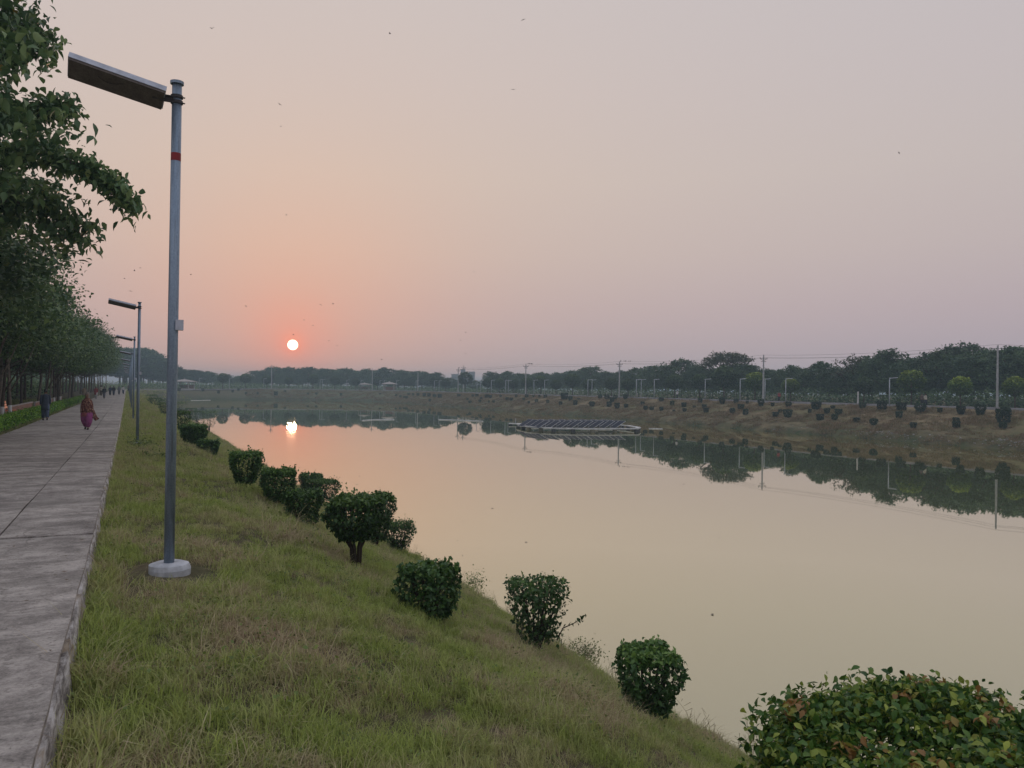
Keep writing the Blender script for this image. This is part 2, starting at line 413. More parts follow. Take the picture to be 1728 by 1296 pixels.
M_DRYG = grassm('dry_grass_blade', ((.28, .31, .095), (.55, .54, .25)), ((.32, .23, .135), (.66, .54, .35)), .47)
M_FARG = grassm('far_bank_grass', ((.13, .12, .04), (.24, .20, .08)), ((.20, .13, .075), (.36, .25, .145)), .46)
def waterm():
    a = MN('pond_water'); v = a.pos()
    mp = a.n('ShaderNodeMapping'); mp.inputs['Rotation'].default_value = (0, 0, -YAW); mp.inputs['Scale'].default_value = (.6, 1.6, 1); a.l(v, mp.inputs[0])
    n1 = a.noise(mp.outputs[0], 1.3, 3, .5); n2 = a.noise(mp.outputs[0], .12, 2, .5)
    ad = a.n('ShaderNodeMath', operation='MULTIPLY'); a.l(n1, ad.inputs[0]); a.l(n2, ad.inputs[1])
    b = a.n('ShaderNodeBump'); b.inputs['Strength'].default_value = .012; b.inputs['Distance'].default_value = .01; a.l(ad.outputs[0], b.inputs['Height'])
    gl = a.n('ShaderNodeBsdfGlossy'); gl.inputs['Roughness'].default_value = .018; gl.inputs['Color'].default_value = (.96, .94, .80, 1); a.l(b.outputs[0], gl.inputs['Normal'])
    df = a.n('ShaderNodeBsdfDiffuse')
    a.l(a.rampn(a.noise(v, .05, 3), [(.3, (.16, .19, .055)), (.7, (.205, .215, .07))]), df.inputs[0])
    fr = a.n('ShaderNodeFresnel'); fr.inputs['IOR'].default_value = 1.333; a.l(b.outputs[0], fr.inputs['Normal'])
    f2 = a.rampn(fr.outputs[0], [(0, (.32, .32, .32)), (.10, (.52, .52, .52)), (.3, (.80, .80, .80)), (.7, (.95, .95, .95)), (1, (1, 1, 1))])
    mxs = a.n('ShaderNodeMixShader'); a.l(f2, mxs.inputs[0]); a.l(df.outputs[0], mxs.inputs[1]); a.l(gl.outputs[0], mxs.inputs[2])
    return a.done(mxs)
M_WATER = waterm()

# ------------------------------------------------------------------ ground, water
def build_ground():
    us = [0]
    def to(v, st):
        while us[-1] < v - 1e-6: us.append(min(v, us[-1] + st))
    to(31, 2); to(75, .22); to(110, .5); to(300, 2); to(480, 1.6); to(708, 1.0); to(LTOT, 4)
    os_ = [-6, -3, -1, -.5] + list(np.arange(0, 9.01, .22)) + [9.6, 10.5, 11.5, 12.6, 12.9, 13.1, 13.5, 14, 15, 16, 17, 19, 22, 26, 32, 40, 60, 100, 200, 500, 1200, 2400]
    V = []; n = len(os_)
    for u in us:
        x, y, nx, ny = shore(u)
        for o in os_:
            px_, py_ = x + nx * o, y + ny * o
            z = ground(px_, py_, o) if o < 60 else -.06 + (0 if px_ > 20 or o > 60 else path_z(py_))
            V.append((px_, py_, z))
    i, j = np.meshgrid(np.arange(len(us) - 1), np.arange(n - 1), indexing='ij'); b = (i * n + j).ravel()
    Fc = np.stack([b, b + 1, b + n + 1, b + n], 1)
    me = mesh_np('ground', np.array(V), Fc, M_SOIL, True)
    return tag(link('ground', me), 'grassy earth banks sloping down to the pond and flat land behind', kind='structure')
build_ground()
me = MB().add([(X0 - 3, Y0 - 3, WZ), (X1 + 3, Y0 - 3, WZ), (X1 + 3, Y1 + 3, WZ), (X0 - 3, Y1 + 3, WZ)], [(0, 1, 2, 3)]).mesh('water', M_WATER)
tag(link('water', me), 'calm green pond mirroring the sunset sky', kind='structure')

# ------------------------------------------------------------------ path slabs, kerb
path = empty('path', (0, 0, 0)); tag(path, 'cracked grey concrete walkway along the top of the bank', kind='structure')
def slab(u_a, u_b, o_a, o_b, dz, seed):
    """one concrete slab with worn edges"""
    rr = random.Random(seed); gap = .007
    nu, no = 5, 3
    bm = bmesh.new(); top = []
    for i in range(nu + 1):
        row = []
        for j in range(no + 1):
            u = u_a + gap + (u_b - u_a - 2 * gap) * i / nu; o = o_a + gap + (o_b - o_a - 2 * gap) * j / no
            if j == 0: o += rr.uniform(-.006, .02)
            if i in (0, nu): u += rr.uniform(-.012, .012)
            x, y = P(u, o); z = (1 - mix_m(x, y)) * path_z(y) + mix_m(x, y) * .02 + dz + rr.uniform(-.003, .003)
            row.append(bm.verts.new((x, y, z)))
        top.append(row)
    for i in range(nu):
        for j in range(no): bm.faces.new((top[i][j], top[i][j + 1], top[i + 1][j + 1], top[i + 1][j]))
    loop = [top[0][j] for j in range(no + 1)] + [top[i][no] for i in range(1, nu + 1)] + [top[nu][j] for j in range(no - 1, -1, -1)] + [top[i][0] for i in range(nu - 1, 0, -1)]
    low = [bm.verts.new((q.co.x, q.co.y, q.co.z - .16)) for q in loop]
    for k in range(len(loop)):
        k2 = (k + 1) % len(loop); bm.faces.new((loop[k2], loop[k], low[k], low[k2]))
    bmesh.ops.recalc_face_normals(bm, faces=bm.faces)
    m_ = bpy.data.meshes.new('slab'); bm.to_mesh(m_); bm.free(); m_.materials.append(M_CONC)
    o = link('slab', m_, path); return o
E0, E1, E2 = 8.52, 9.45, 12.45
q0 = hit(70, 941); UJ = q0.y + 30                       # the wide joint seen on the left lies here
u = UJ - 4.55 * 2; k = 0
while u < 310:
    dz = -.012 if k == 1 else .0
    e = 6.3 * mix_m(*P(u + 2, 10))
    if u < 298:
        slab(u, u + 4.55, E0 + e, E1 + e, dz + .0, k * 2); slab(u, u + 4.55, E1 + e, E2 + e, dz - .006, k * 2 + 1)
    u += 4.55; k += 1
UEND = u
# promenade on the far side: too far away to see its joints
def strip(name, ua, ub, st, offs, zf, mat, label, kind='structure'):
    V = []; n = len(offs); us = np.arange(ua, ub + .01, st)
    for u_ in us:
        for o_, dz_ in offs:
            x, y = P(u_, o_ - 6.3 * (1 - mix_m(*P(u_, 12)))); V.append((x, y, zf(x, y) + dz_))
    i, j = np.meshgrid(np.arange(len(us) - 1), np.arange(n - 1), indexing='ij'); b = (i * n + j).ravel()
    return tag(link(name, mesh_np(name, np.array(V), np.stack([b, b + 1, b + n + 1, b + n], 1), mat)), label, kind=kind)
strip('road', 300.6, 728, 2.2, [(15.0, -.25), (15.0, .0), (19.6, .0), (19.6, -.25)], lambda x, y: (1 - mix_m(x, y)) * path_z(y) + .03 * mix_m(x, y), M_ROAD,
      'grey promenade road along the top of the far bank')
def far_kerb(name, off, label):
    o_ = strip(name, 330, 728, 2.2, [(off, -.4), (off, .13), (off + .25, .13), (off + .25, -.4)], lambda x, y: (1 - mix_m(x, y)) * path_z(y) + .03 * mix_m(x, y), M_ROAD, label)
far_kerb('kerb', 14.72, 'pale kerb edging the water side of the far promenade')
# rough kerb wall under the near path edge
def build_kerb():
    us = np.concatenate([np.arange(20, 62, .07), np.arange(62, 100, .4), np.arange(100, 302, 2)])
    prof = [(8.70, -.05), (8.60, -.05), (8.52, -.04), (8.505, -.10), (8.495, -.18), (8.485, -.27), (8.47, -.42)]
    V = []; n = len(prof)
    for u_ in us:
        for a_, (o_, z_) in enumerate(prof):
            near = u_ < 62
            jt = (.022 * nz(u_, z_ * 1.2, .55) + .014 * nz(u_, z_ * 2, .16, 4)) if near and a_ > 1 else .01 * nz(u_, a_, .5)
            x, y = P(u_, o_ - jt); zz = z_ + (.012 * nz(u_, 1, .2, 8) if 1 < a_ < 4 and near else 0)
            V.append((x, y, path_z(y) + zz))
    i, j = np.meshgrid(np.arange(len(us) - 1), np.arange(n - 1), indexing='ij'); b = (i * n + j).ravel()
    tag(link('kerb', mesh_np('kerb', np.array(V), np.stack([b, b + n, b + n + 1, b + 1], 1), M_KERB, True)),
        'rough plastered kerb wall between the walkway and the grass', kind='structure')
build_kerb()

# ------------------------------------------------------------------ leaf clouds
def rot_frames(n, droop=0., rs=rng):
    """random leaf frames: along, side, normal"""
    az = rs.uniform(0, 2 * PI, n); el = rs.normal(-droop, .55, n)
    a = np.stack([np.cos(az) * np.cos(el), np.sin(az) * np.cos(el), np.sin(el)], 1)
    upv = np.tile([0, 0, 1.], (n, 1)) + rs.normal(0, .45, (n, 3))
    s_ = np.cross(a, upv); s_ /= np.linalg.norm(s_, axis=1)[:, None] + 1e-9
    return a, s_, np.cross(s_, a)
LEAF4 = (np.array([(0, 0, 0), (-.32, .42, .10), (0, .5, 0), (.32, .42, .10), (0, 1, -.16)]), np.array([(0, 3, 2), (0, 2, 1), (1, 2, 4), (2, 3, 4)]))
LEAF8 = (np.array([(0, 0, 0), (-.22, .2, .07), (-.33, .48, .10), (-.18, .76, .02), (0, .3, .0), (0, .62, -.03), (.22, .2, .07), (.33, .48, .10), (.18, .76, .02), (0, 1.05, -.2)]),
         np.array([(0, 4, 1), (0, 6, 4), (1, 4, 2), (4, 5, 2), (6, 7, 4), (4, 7, 5), (2, 5, 3), (5, 7, 8), (3, 5, 9), (5, 8, 9)]))
LEAF2 = (np.array([(0, 0, 0), (-.4, .5, .08), (.4, .5, .08), (0, 1, -.1)]), np.array([(0, 2, 1), (1, 2, 3)]))
def leaves(C, size, shape=LEAF4, droop=.3, tint=None, wide=1.0, rs=rng):
    n = len(C); a, s_, nn = rot_frames(n, droop, rs)
    sz = np.asarray(size) * rs.uniform(.6, 1.25, n)
    L, Fc = shape; k = len(L)
    V = C[:, None, :] + sz[:, None, None] * (L[None, :, 0, None] * wide * s_[:, None, :] + (L[None, :, 1, None] - .4) * a[:, None, :] + L[None, :, 2, None] * nn[:, None, :])
    fc = (Fc[None] + (np.arange(n) * k)[:, None, None]).reshape(-1, 3)
    t = rs.uniform(0, 1, n) if tint is None else tint
    return V.reshape(-1, 3), fc, np.repeat(t, k)
def crown_points(seed, rx, ry, h0, h1, n_clump, per, sig, lobes=5, shell=.55, flatb=.25, sq=1.):
    rs = np.random.default_rng(seed)
    d = rs.normal(0, 1, (n_clump, 3)); d /= np.linalg.norm(d, axis=1)[:, None]
    d[:, 2] = np.where(d[:, 2] < -flatb, -d[:, 2], d[:, 2])
    ld = rs.normal(0, 1, (lobes, 3)); ld /= np.linalg.norm(ld, axis=1)[:, None]; ld[:, 2] = np.abs(ld[:, 2]) * .8
    lob = np.max(np.maximum(d @ ld.T, 0) ** 4, axis=1)
    r = (shell + (1 - shell) * rs.uniform(0, 1, n_clump) ** .6) * (.72 + .38 * lob)
    Cc = d * r[:, None]
    zc = h0 + (h1 - h0) * .42
    C = np.stack([Cc[:, 0] * rx, Cc[:, 1] * ry, zc + np.where(Cc[:, 2] > 0, Cc[:, 2] * (h1 - zc), Cc[:, 2] * (zc - h0))], 1)
    ct = rs.uniform(-.18, .18, n_clump)
    pts = np.repeat(C, per, axis=0) + rs.normal(0, 1, (n_clump * per, 3)) * np.array([sig, sig, sig * .6])
    t = np.clip(np.repeat(ct, per) + rs.uniform(0.1, .75, n_clump * per) + (rs.uniform(0, 1, n_clump * per) > .985) * .4, 0, 1)
    return C, pts, t, rs
def limbs(mb, C, H0, ht, tr, rs, count, sides=5, bend=.3):
    """trunk and limbs reaching into the clumps"""
    tp = [Vector((rs.normal(0, .02) * ht * f_, rs.normal(0, .02) * ht * f_, f_ * ht)) for f_ in (0, .08, .3, .55, .8, 1)]
    tp[0] = Vector((0, 0, -.15))
    mb.tube(tp, [tr * 1.35, tr * 1.05, tr * .85, tr * .65, tr * .4, tr * .12], max(6, sides + 2), cap=False)
    idx = rs.permutation(len(C))[:count]
    for i in idx:
        e = Vector(C[i]); f_ = min(.95, max(.25, (e.z - math.hypot(e.x, e.y) * .6) / ht)); f_ = max(H0 / ht * .8, f_)
        s_ = Vector((0, 0, f_ * ht)); mdl = s_.lerp(e, .5) + Vector((0, 0, -bend * .25 * (e - s_).length))
        m2 = s_.lerp(e, .25) + Vector((0, 0, -.05 * (e - s_).length))
        b_ = tr * (1 - f_ * .75) * .5
        mb.tube([s_, m2, mdl, e], [b_, b_ * .7, b_ * .45, .012 + b_ * .1], sides - 1 if sides > 4 else 3, cap=False)
def tree_meshes(tag_, seed, H, rx, h0, n_clump, per, sig, lsize, mat, tr, shape=LEAF4, count=26, bark=M_BARK, shell=.5, lobes=6, ry=None, droop=.35, white=False, flatb=.85):
    C, pts, t, rs = crown_points(seed, rx, ry or rx, h0, H, n_clump, per, sig, lobes, shell, flatb)
    V, fc, ti = leaves(pts, np.full(len(pts), lsize), shape, droop, t, rs=rs)
    crown = mesh_np('crown', V, fc, mat, attrs={'tint': ti})
    mb = MB(); limbs(mb, C, h0, H * .82, tr, rs, count)
    trunk = mb.mesh('trunk', bark, True)
    wh = None
    if white:
        wb = MB(); wb.tube([(0, 0, -.05), (0, 0, .35), (0, 0, .75)], [tr * 1.40, tr * 1.16, tr * 1.06], 9); wh = wb.mesh('whitewash', M_WHITE, True)
    return trunk, crown, wh

def put_tree(meshes, x, y, z, sx, sz, rz, name, label, group, cat='tree'):
    r = empty(name, (x, y, z), rz, label, cat, group); r.scale = (sx, sx, sz)
    link('trunk', meshes[0], r); link('crown', meshes[1], r)
    if meshes[2]: link('painted_base', meshes[2], r)
    return r

# ---- near trees along the left of the path: big-leaved
near_a = tree_meshes('a', 101, 15.5, 5.9, 2.6, 560, 50, .38, .255, M_TREE, .20, LEAF8, 70, M_BARKL, .42, 9, white=True)
mid_v = [tree_meshes('m%d' % i, 120 + i, 11.0, 5.0, 2.3, 400, 28, .42, .24, M_TREE2, .115, LEAF4, 34, M_BARKL if i == 1 else M_BARK, .45, 6, white=True) for i in range(3)]
ORD = ['first', 'second', 'third', 'fourth', 'fifth', 'sixth', 'seventh', 'eighth', 'ninth', 'tenth', 'eleventh', 'twelfth', 'thirteenth', 'fourteenth', 'fifteenth', 'sixteenth', 'seventeenth', 'eighteenth', 'nineteenth', 'twentieth'] + ['twenty-first', 'twenty-second', 'twenty-third', 'twenty-fourth', 'twenty-fifth', 'twenty-sixth', 'twenty-seventh', 'twenty-eighth', 'twenty-ninth', 'thirtieth', 'thirty-first', 'thirty-second', 'thirty-third', 'thirty-fourth'] + ['thirty-fifth', 'thirty-sixth', 'thirty-seventh', 'thirty-eighth', 'thirty-ninth', 'fortieth', 'forty-first', 'forty-second', 'forty-third', 'forty-fourth'] + ['last'] * 12
def left_tree(meshes, x, y, sx, sz, label, group='trees lining the left side of the walkway', name='roadside_tree'):
    return put_tree(meshes, x, y, -.06 + path_z(y), sx, sz, random.uniform(0, 6.28), name, label, group)
t0 = left_tree(near_a, -6.3, 19.5, .80, 1.0, 'tallest big-leaved tree at the left edge, its branches reaching out toward the nearest lamp')
left_tree(near_a, -7.5, 27.0, 1.0, .80, 'big-leaved tree just behind the tallest tree at the left edge')
# leafy bough reaching right
def bough(parent, pts, seed, per=26, sig=.26, lsize=.24):
    k0 = 1 / .9; sig *= k0; lsize *= k0
    rs = np.random.default_rng(seed); mb = MB(); mb.tube(pts, list(np.linspace(.05, .012, len(pts))), 5); mb.build('bough', M_BARKL, parent)
    C = []
    for a_, b_ in zip(pts[:-1], pts[1:]):
        for q in np.linspace(0, 1, 5): C.append(np.array(a_) * (1 - q) + np.array(b_) * q)
    C = np.array(C); pp = np.repeat(C, per, 0) + rs.normal(0, 1, (len(C) * per, 3)) * sig
    V, fc, ti = leaves(pp, np.full(len(pp), lsize), LEAF8, .5, rs.uniform(.1, .9, len(pp)), rs=rs)
    link('bough_leaves', mesh_np('bough_leaves', V, fc, M_TREE, attrs={'tint': ti}), parent)
def wpt(px, py, D):
    d = ray(px, py); k = D / d.dot(fwd); return Vector((0, 0, CAMZ)) + d * k
t0.rotation_euler.z = .4
bpy.context.view_layer.update()
inv = t0.matrix_world.inverted()
def loc(*a): return tuple(inv @ wpt(*a))
bough(t0, [loc(-60, 300, 19.5), loc(20, 262, 19.5), loc(90, 262, 19.3), loc(150, 285, 19), loc(190, 315, 18.8), loc(222, 348, 18.6)], 5, 60, .15, .22)
bough(t0, [loc(-60, 210, 19.5), loc(30, 200, 19.5), loc(75, 185, 19.3), loc(118, 182, 19)], 6, 60, .15, .22)
bough(t0, [loc(-60, 120, 19.5), loc(0, 80, 19.5), loc(40, 60, 19.3), loc(62, 66, 19)], 7, 80, .26, .23)
bough(t0, [loc(-60, 340, 19.5), loc(20, 340, 19.5), loc(90, 350, 19.3), loc(140, 400, 19)], 8, 70, .28, .23)
yy = 34.0; i = 0
while yy < 264:
    u_ = yy + 30
    for row in range(3):
        if (row == 2 and yy > 120) or (row == 1 and yy > 270): continue
        o_ = [15.1, 19.5, 25.5][row] + random.uniform(-.9, 1.3); uu = u_ + row * 2.5 + random.uniform(-2.2, 2.2)
        x, y = P(uu, o_ + 6.3 * mix_m(*P(uu, 10)))
        s_ = random.uniform(.93, 1.08) * (1.0 if yy > 60 else 1.08); s_ *= [1, 1.1, 1.15][row] 
        if row == 0:
            lb = 'front-row grove tree beside the walkway, ' + ORD[i] + ' beyond the tallest left tree'
        else: lb = 'shaded tree in the second row of the left grove, ' + ORD[i] + ' one back' if row == 1 else 'slender tree at the back of the left grove'
        mv = mid_v[(i + row) % 3]; mv = mv if row == 0 and i < 4 else (mv[0], mv[1], None)
        left_tree(mv, x, y, s_, s_ * random.uniform(.84, .98) * (1 + max(0, yy - 80) / 250 * .75), lb, ['front row of trees along the walkway', 'second row of the left grove', 'third row of the left grove'][row], 'grove_tree')
    i += 1; yy += 6.5 if yy < 90 else 8.5 if yy < 180 else 6.5
# slender trunks near the left frame edge
for j, (px_, D, lean) in enumerate([(2, 33, .5), (22, 36, .9), (40, 41, .3), (48, 44, -.3), (86, 62, .5), (95, 66, .2), (104, 70, -.2), (116, 76, .1)]):
    x, y = at_depth(px_, D); x = min(x, -5.9)
    r = empty('slender_tree', (x, y, -.06 + path_z(y)), 0, ['thin leaning tree trunk at the very left edge', 'thin white-footed tree left of the orange bench',
        'thin forked tree beside the orange bench', 'white-footed sapling trunk right behind the orange bench', 'slender pale trunk beyond the bench', 'slender straight trunk past the low wall',
        'slender dark trunk near the distant hedge', 'last slender trunk before the distant walkers'][j], 'tree', 'slender trunks behind the low wall')
    hh = 6.0; mb = MB(); mb.tube([(0, 0, -.1), (lean * .15, 0, 1.2), (lean * .5, .1, 3), (lean * 1.3, .1, hh)], [.10, .085, .06, .03], 7)
    mb.tube([(lean * .2, 0, 1.5), (lean * .2 + .7, .2, 2.9), (lean * .2 + 1.3, .2, 4.6)], [.045, .03, .015], 5)
    mb.build('trunk', M_BARKL if j % 2 else M_BARK, r, smooth=True)
    mb = MB(); mb.tube([(0, 0, -.05), (lean * .05, 0, .4), (lean * .1, 0, .8)], [.112, .103, .098], 9); mb.build('painted_base', M_WHITE, r, smooth=True)
    rs = np.random.default_rng(900 + j); pp = np.array([lean * 1.2, .1, hh - .6]) + rs.normal(0, 1, (700, 3)) * np.array([1.1, 1.1, .7])
    V, fc, ti = leaves(pp, np.full(700, .2), LEAF4, .3, None, rs=rs); link('crown', mesh_np('crown', V, fc, M_TREE2, attrs={'tint': ti}), r)
# shaded undergrowth on the grove floor
def leaf_mass(name, pts, size, mat, label, cat=None, kind='stuff', shape=LEAF2, rs=rng):
    V, fc, ti = leaves(pts, np.full(len(pts), size), shape, .1, None, rs=rs)
    return tag(link(name, mesh_np(name, V, fc, mat, attrs={'tint': ti})), label, cat, kind=kind)
pts = []
for _ in range(56000):
    y = random.uniform(14, 365); o_ = random.uniform(20, 42); x, yq = P(y + 30, o_ + 6.3 * mix_m(*P(y + 30, 10)))
    hh = 1.6 + 1.2 * nz(x, yq, 5) + 1.2 * (o_ - 20) / 20
    pts.append((x, yq, -.1 + path_z(yq) + random.uniform(0, 1) * hh))
for _ in range(64000):
    y = random.uniform(10, 430); o_ = random.uniform(30, 46); x, yq = X0 - o_, y
    pts.append((x, yq, -.2 + random.uniform(0, 1) * (8.2 + 1.5 * nz(x, yq, 6))))
leaf_mass('undergrowth', np.array(pts), .42, M_TREE2, 'dark undergrowth covering the floor of the left grove', 'undergrowth')

# ---- hedge along the left of the path
rs = np.random.default_rng(33); k = 0; y = 17.0; hi = 0
while y < 118:
    ln = 3.4; x0, _ = P(y + 30, 13.15); n = int(1500 if y < 45 else 600)
    q = rs.uniform(-1, 1, (n, 3)); ax = np.argmax(np.abs(q), 1); sgn = np.sign(q[np.arange(n), ax]); q[np.arange(n), ax] = sgn * rs.uniform(.8, 1.02, n)
    pp = q * np.array([.42, ln / 2, .26]) + np.array([0, 0, .30]); pp[:, 2] += .05 * np.sin(pp[:, 1] * 3 + y)
    V, fc, ti = leaves(pp, np.full(n, .085 if y < 45 else .12), LEAF4, 0., rs=rs)
    r = empty('hedge', (x0, y + ln / 2, -.05 + path_z(y)), 0, ['bright green low hedge block, nearest at the left edge of the walkway', 'low hedge block beside the walkway, second along',
              'low hedge block just before the man in blue'][hi] if hi < 3 else ('low green hedge block, ' + ORD[hi - 3] + ' one beyond the man in blue'), 'hedge', 'low hedge along the walkway')
    link('foliage', mesh_np('foliage', V, fc, M_HEDGE, attrs={'tint': ti}), r)
    mb = MB()
    for g in range(7): mb.tube([(rs.uniform(-.2, .2), -ln / 2 + ln * (g + .5) / 7, -.05), (rs.uniform(-.3, .3), -ln / 2 + ln * (g + .5) / 7, .45)], [.018, .008], 4)
    tag(mb.build('stems', M_STEM, r), kind='stuff')
    hi += 1; y += ln + .12
# low brick wall with coping behind the hedge
def low_wall(ya, yb, label):
    xa = -6.0
    r = empty('low_wall', (xa - .6, ya, -.06 + path_z((ya + yb) / 2)), 0, label, 'wall', 'low brick walls behind the hedge')
    L = yb - ya; mb = MB(); bh = .085
    me_b = MB().box((0, 0, 0), (.12, .232, .072)).mesh('brick', M_BRICK)
    cnt = 0; nrow = 6
    for row in range(nrow):
        yv = .12 + (row % 2) * .12
        while yv < L - .12:
            if cnt < 150 and ya < 40:
                b = link('brick', me_b, r, (random.uniform(-.004, .004), yv, .06 + row * bh)); cnt += 1
            else: mb.box((0, yv, .06 + row * bh), (.12, .232, .072))
            yv += .245
    if mb.v: tag(mb.build('brickwork', M_BRICK, r), kind='stuff')
    MB().box((0, L / 2, .06 + nrow * bh / 2 - .03), (.09, L, nrow * bh)).build('mortar', M_CEM, r)
    MB().box((0, L / 2, .06 + nrow * bh), (.18, L, .07)).build('coping', M_CEM, r)
low_wall(26, 38, 'low pinkish brick wall with pale coping left of the orange bench')
low_wall(46, 70, 'low brick wall with pale coping running on past the orange bench')
low_wall(72, 100, 'farthest low brick wall behind the hedge near the distant walkers')
# orange bench
bx, by = at_depth(60, 46); bx = -6.1
r = empty('park_bench', (bx, by, -.06 + path_z(by)), PI / 2, 'small orange bench facing the walkway behind the hedge', 'bench')
rt = Matrix.Rotation(-.2, 3, 'X')
for q in range(3): MB().box((0, -.12 + q * .15, .45), (1.3, .12, .035)).build('seat_slat', M_ORANGE, r)
for q in range(3): MB().box((0, .30 + q * .035, .62 + q * .15), (1.3, .03, .12), rt).build('back_slat', M_ORANGE, r)
for sx in (-.55, .55):
    MB().box((sx, -.12, .22), (.05, .05, .44)).build('leg', M_DARK, r); MB().tube([(sx, .26, 0), (sx, .28, .5), (sx, .40, 1.0)], .025, 6).build('leg', M_DARK, r)

# ------------------------------------------------------------------ solar lamps
def lamp_meshes(H, r):
    d = {}
    d['pole'] = MB().tube([(0, 0, .0), (0, 0, H * .5), (0, 0, H)], [r, r, r * .93], 20).mesh('pole', M_GALV, True)
    d['cap'] = MB().tube([(0, 0, H), (0, 0, H + .03)], [r * 1.3, r * 1.3], 20).mesh('cap', M_GALV)
    d['base'] = MB().rings([(0, 0, -.45, .205, .20), (0.01, 0, -.02, .21, .20), (0, .01, .028, .20, .19), (0, 0, .045, .15, .16)], 26).mesh('foundation', M_FOUND)
    R_ = Matrix.Rotation(.20, 3, 'Y') @ Matrix.Rotation(-.34, 3, 'X')
    c = Vector((-.575, 0, H - .10))
    d['casing'] = MB().box(c + R_ @ Vector((0, 0, .03)), (.92, .31, .06), R_).mesh('casing', M_HEADW)
    d['under'] = MB().box(c + R_ @ Vector((0, 0, -.012)), (.90, .29, .026), R_).mesh('underside', M_UNDER)
    d['panel'] = MB().box(c + R_ @ Vector((0, 0, .066)), (.88, .27, .008), R_).mesh('solar_panel', M_PANEL)
    mb = MB()
    for q in range(7): mb.tube([c + R_ @ Vector((-.18 + .035 * q, .05 * math.sin(q * .5) - .05, -.026)), c + R_ @ Vector((-.15 + .035 * q, .05 * math.sin((q + 1) * .5) - .05, -.028))], .004, 4)
    d['cable'] = mb.mesh('cable', M_DARK)
    mb = MB().box((-.12, 0, H - .17), (.24, .07, .05)); mb.tube([(0, 0, H - .21), (0, 0, H - .18)], r * 1.18, 16); mb.tube([(0, 0, H - .15), (0, 0, H - .12)], r * 1.18, 16)
    for q in (-.21, -.15): mb.tube([(-.17, -.05, H + q), (r * 1.5, -.05, H + q)], .008, 5)
    d['bracket'] = mb.mesh('bracket', M_DARK)
    d['tape'] = MB().tube([(0, 0, H - .83), (0, 0, H - .745)], r * .965, 20, cap=False).mesh('tape', M_RED)
    d['box'] = MB().box((.06, -.035, H * .50), (.08, .09, .11)).mesh('switch_box', M_HEADW)
    return d
LM = lamp_meshes(5.2, .053)
def near_lamp(x, y, first, label, arm=0.):
    z = ground(x, y)
    r = empty('street_lamp', (x, y, z + (.07 if first else .05)), arm, label, 'lamp post', 'solar street lamps along the walkway')
    for k_, nm in (('pole', 'pole'), ('cap', 'pole_cap'), ('casing', 'lamp_casing'), ('bracket', 'bracket'), ('box', 'switch_box'), ('base', 'foundation')): link(nm, LM[k_], r)
    link('underside', LM['under'], r); link('solar_panel', LM['panel'], r)
    if first: link('cable', LM['cable'], r); link('red_tape', LM['tape'], r)
    return r
p1 = hit(285, 968)
near_lamp(p1.x, p1.y, True, 'nearest solar lamp post with red tape band and round concrete footing in the grass')
lt = ['second solar lamp post, rising from a dark weed clump beyond the nearest', 'third solar lamp post standing on a pale footing', 'fourth solar lamp post along the grass strip',
      'fifth solar lamp post along the walkway', 'sixth solar lamp post, a thin pole in haze', 'seventh solar lamp post, faint in haze', 'eighth solar lamp post, faint in haze', 'ninth solar lamp post, barely visible in haze']
for q, yv in enumerate([31.6, 53.5, 78, 102, 126, 149, 172, 195, 218, 241, 264]):
    x, y = P(yv + 30, 7.84)
    near_lamp(x, y, False, lt[q] if q < len(lt) else 'tiny hazy lamp post where the walkway bends right')

# ------------------------------------------------------------------ far side things
landmarks = [(310, 'near the hazy far-left pavilion'), (376, 'behind the far-left float frame'), (458, 'under the sunset sun'), (560, 'right of the reflected sun'),
             (657, 'near the brick-walled pavilion'), (705, 'just right of the brick-walled pavilion'), (780, 'near the close pole pair'), (887, 'near the left bird pole'),
             (975, 'behind the floating solar array'), (1045, 'near the right bird pole'), (1170, 'midway between bird and crossarm poles'),
             (1288, 'near the tall crossarm pole'), (1400, 'right of the tall crossarm pole'), (1500, 'near the rightmost solar lamp'), (1600, 'left of the rightmost pole'), (1700, 'near the rightmost pole')]
def near_lm(px): return min(landmarks, key=lambda l: abs(l[0] - px))[1]
def gz(x, y): return ground(x, y)
# lamps on the far promenade
FH = 4.0
fl_pole = MB().tube([(0, 0, -.2), (0, 0, FH)], [.085, .07], 8).mesh('pole', M_FLAMP, True)
fl_head = MB().box((.5, 0, FH - .02), (1.05, .32, .1), Matrix.Rotation(-.1, 3, 'Y')).mesh('lamp_head', M_HEADW)
far_lamps = [(336, 0), (387, 0), (445, 1), (540, 0), (544, 1), (585, 0), (609, 0), (641, 0), (648, 1), (669, 0), (702, 0), (733, 0), (741, 1), (805, 0), (811, 1), (829, 0), (853, 0), (858, 1),
             (901, 0), (919, 0), (992, 0), (999, 1), (1074, 0), (1082, 1), (1104, 0), (1190, 0), (1249, 0), (1291, 1), (1326, 0), (1501, 0)]
for px_, far_ in far_lamps:
    x, y = at_offset(px_, 20.2 if far_ else 14.3)
    r = empty('promenade_lamp', (x, y, gz(x, y)), -YAW + random.uniform(-.4, .4), 'grey far lamp post ' + near_lm(px_), 'lamp post', 'lamp posts on the far promenade, ' + near_lm(px_))
    link('pole', fl_pole, r); link('lamp_head', fl_head, r)
x, y = at_offset(1448, 15.0); tag(MB().tube([(0, 0, 0), (0, 0, 1.9), (0, 0, 2.0)], [.11, .1, .04], 8).build('marker_post', M_WHITE, None, (x, y, gz(x, y))), 'short white post on the far promenade left of the rightmost lamp', 'post')
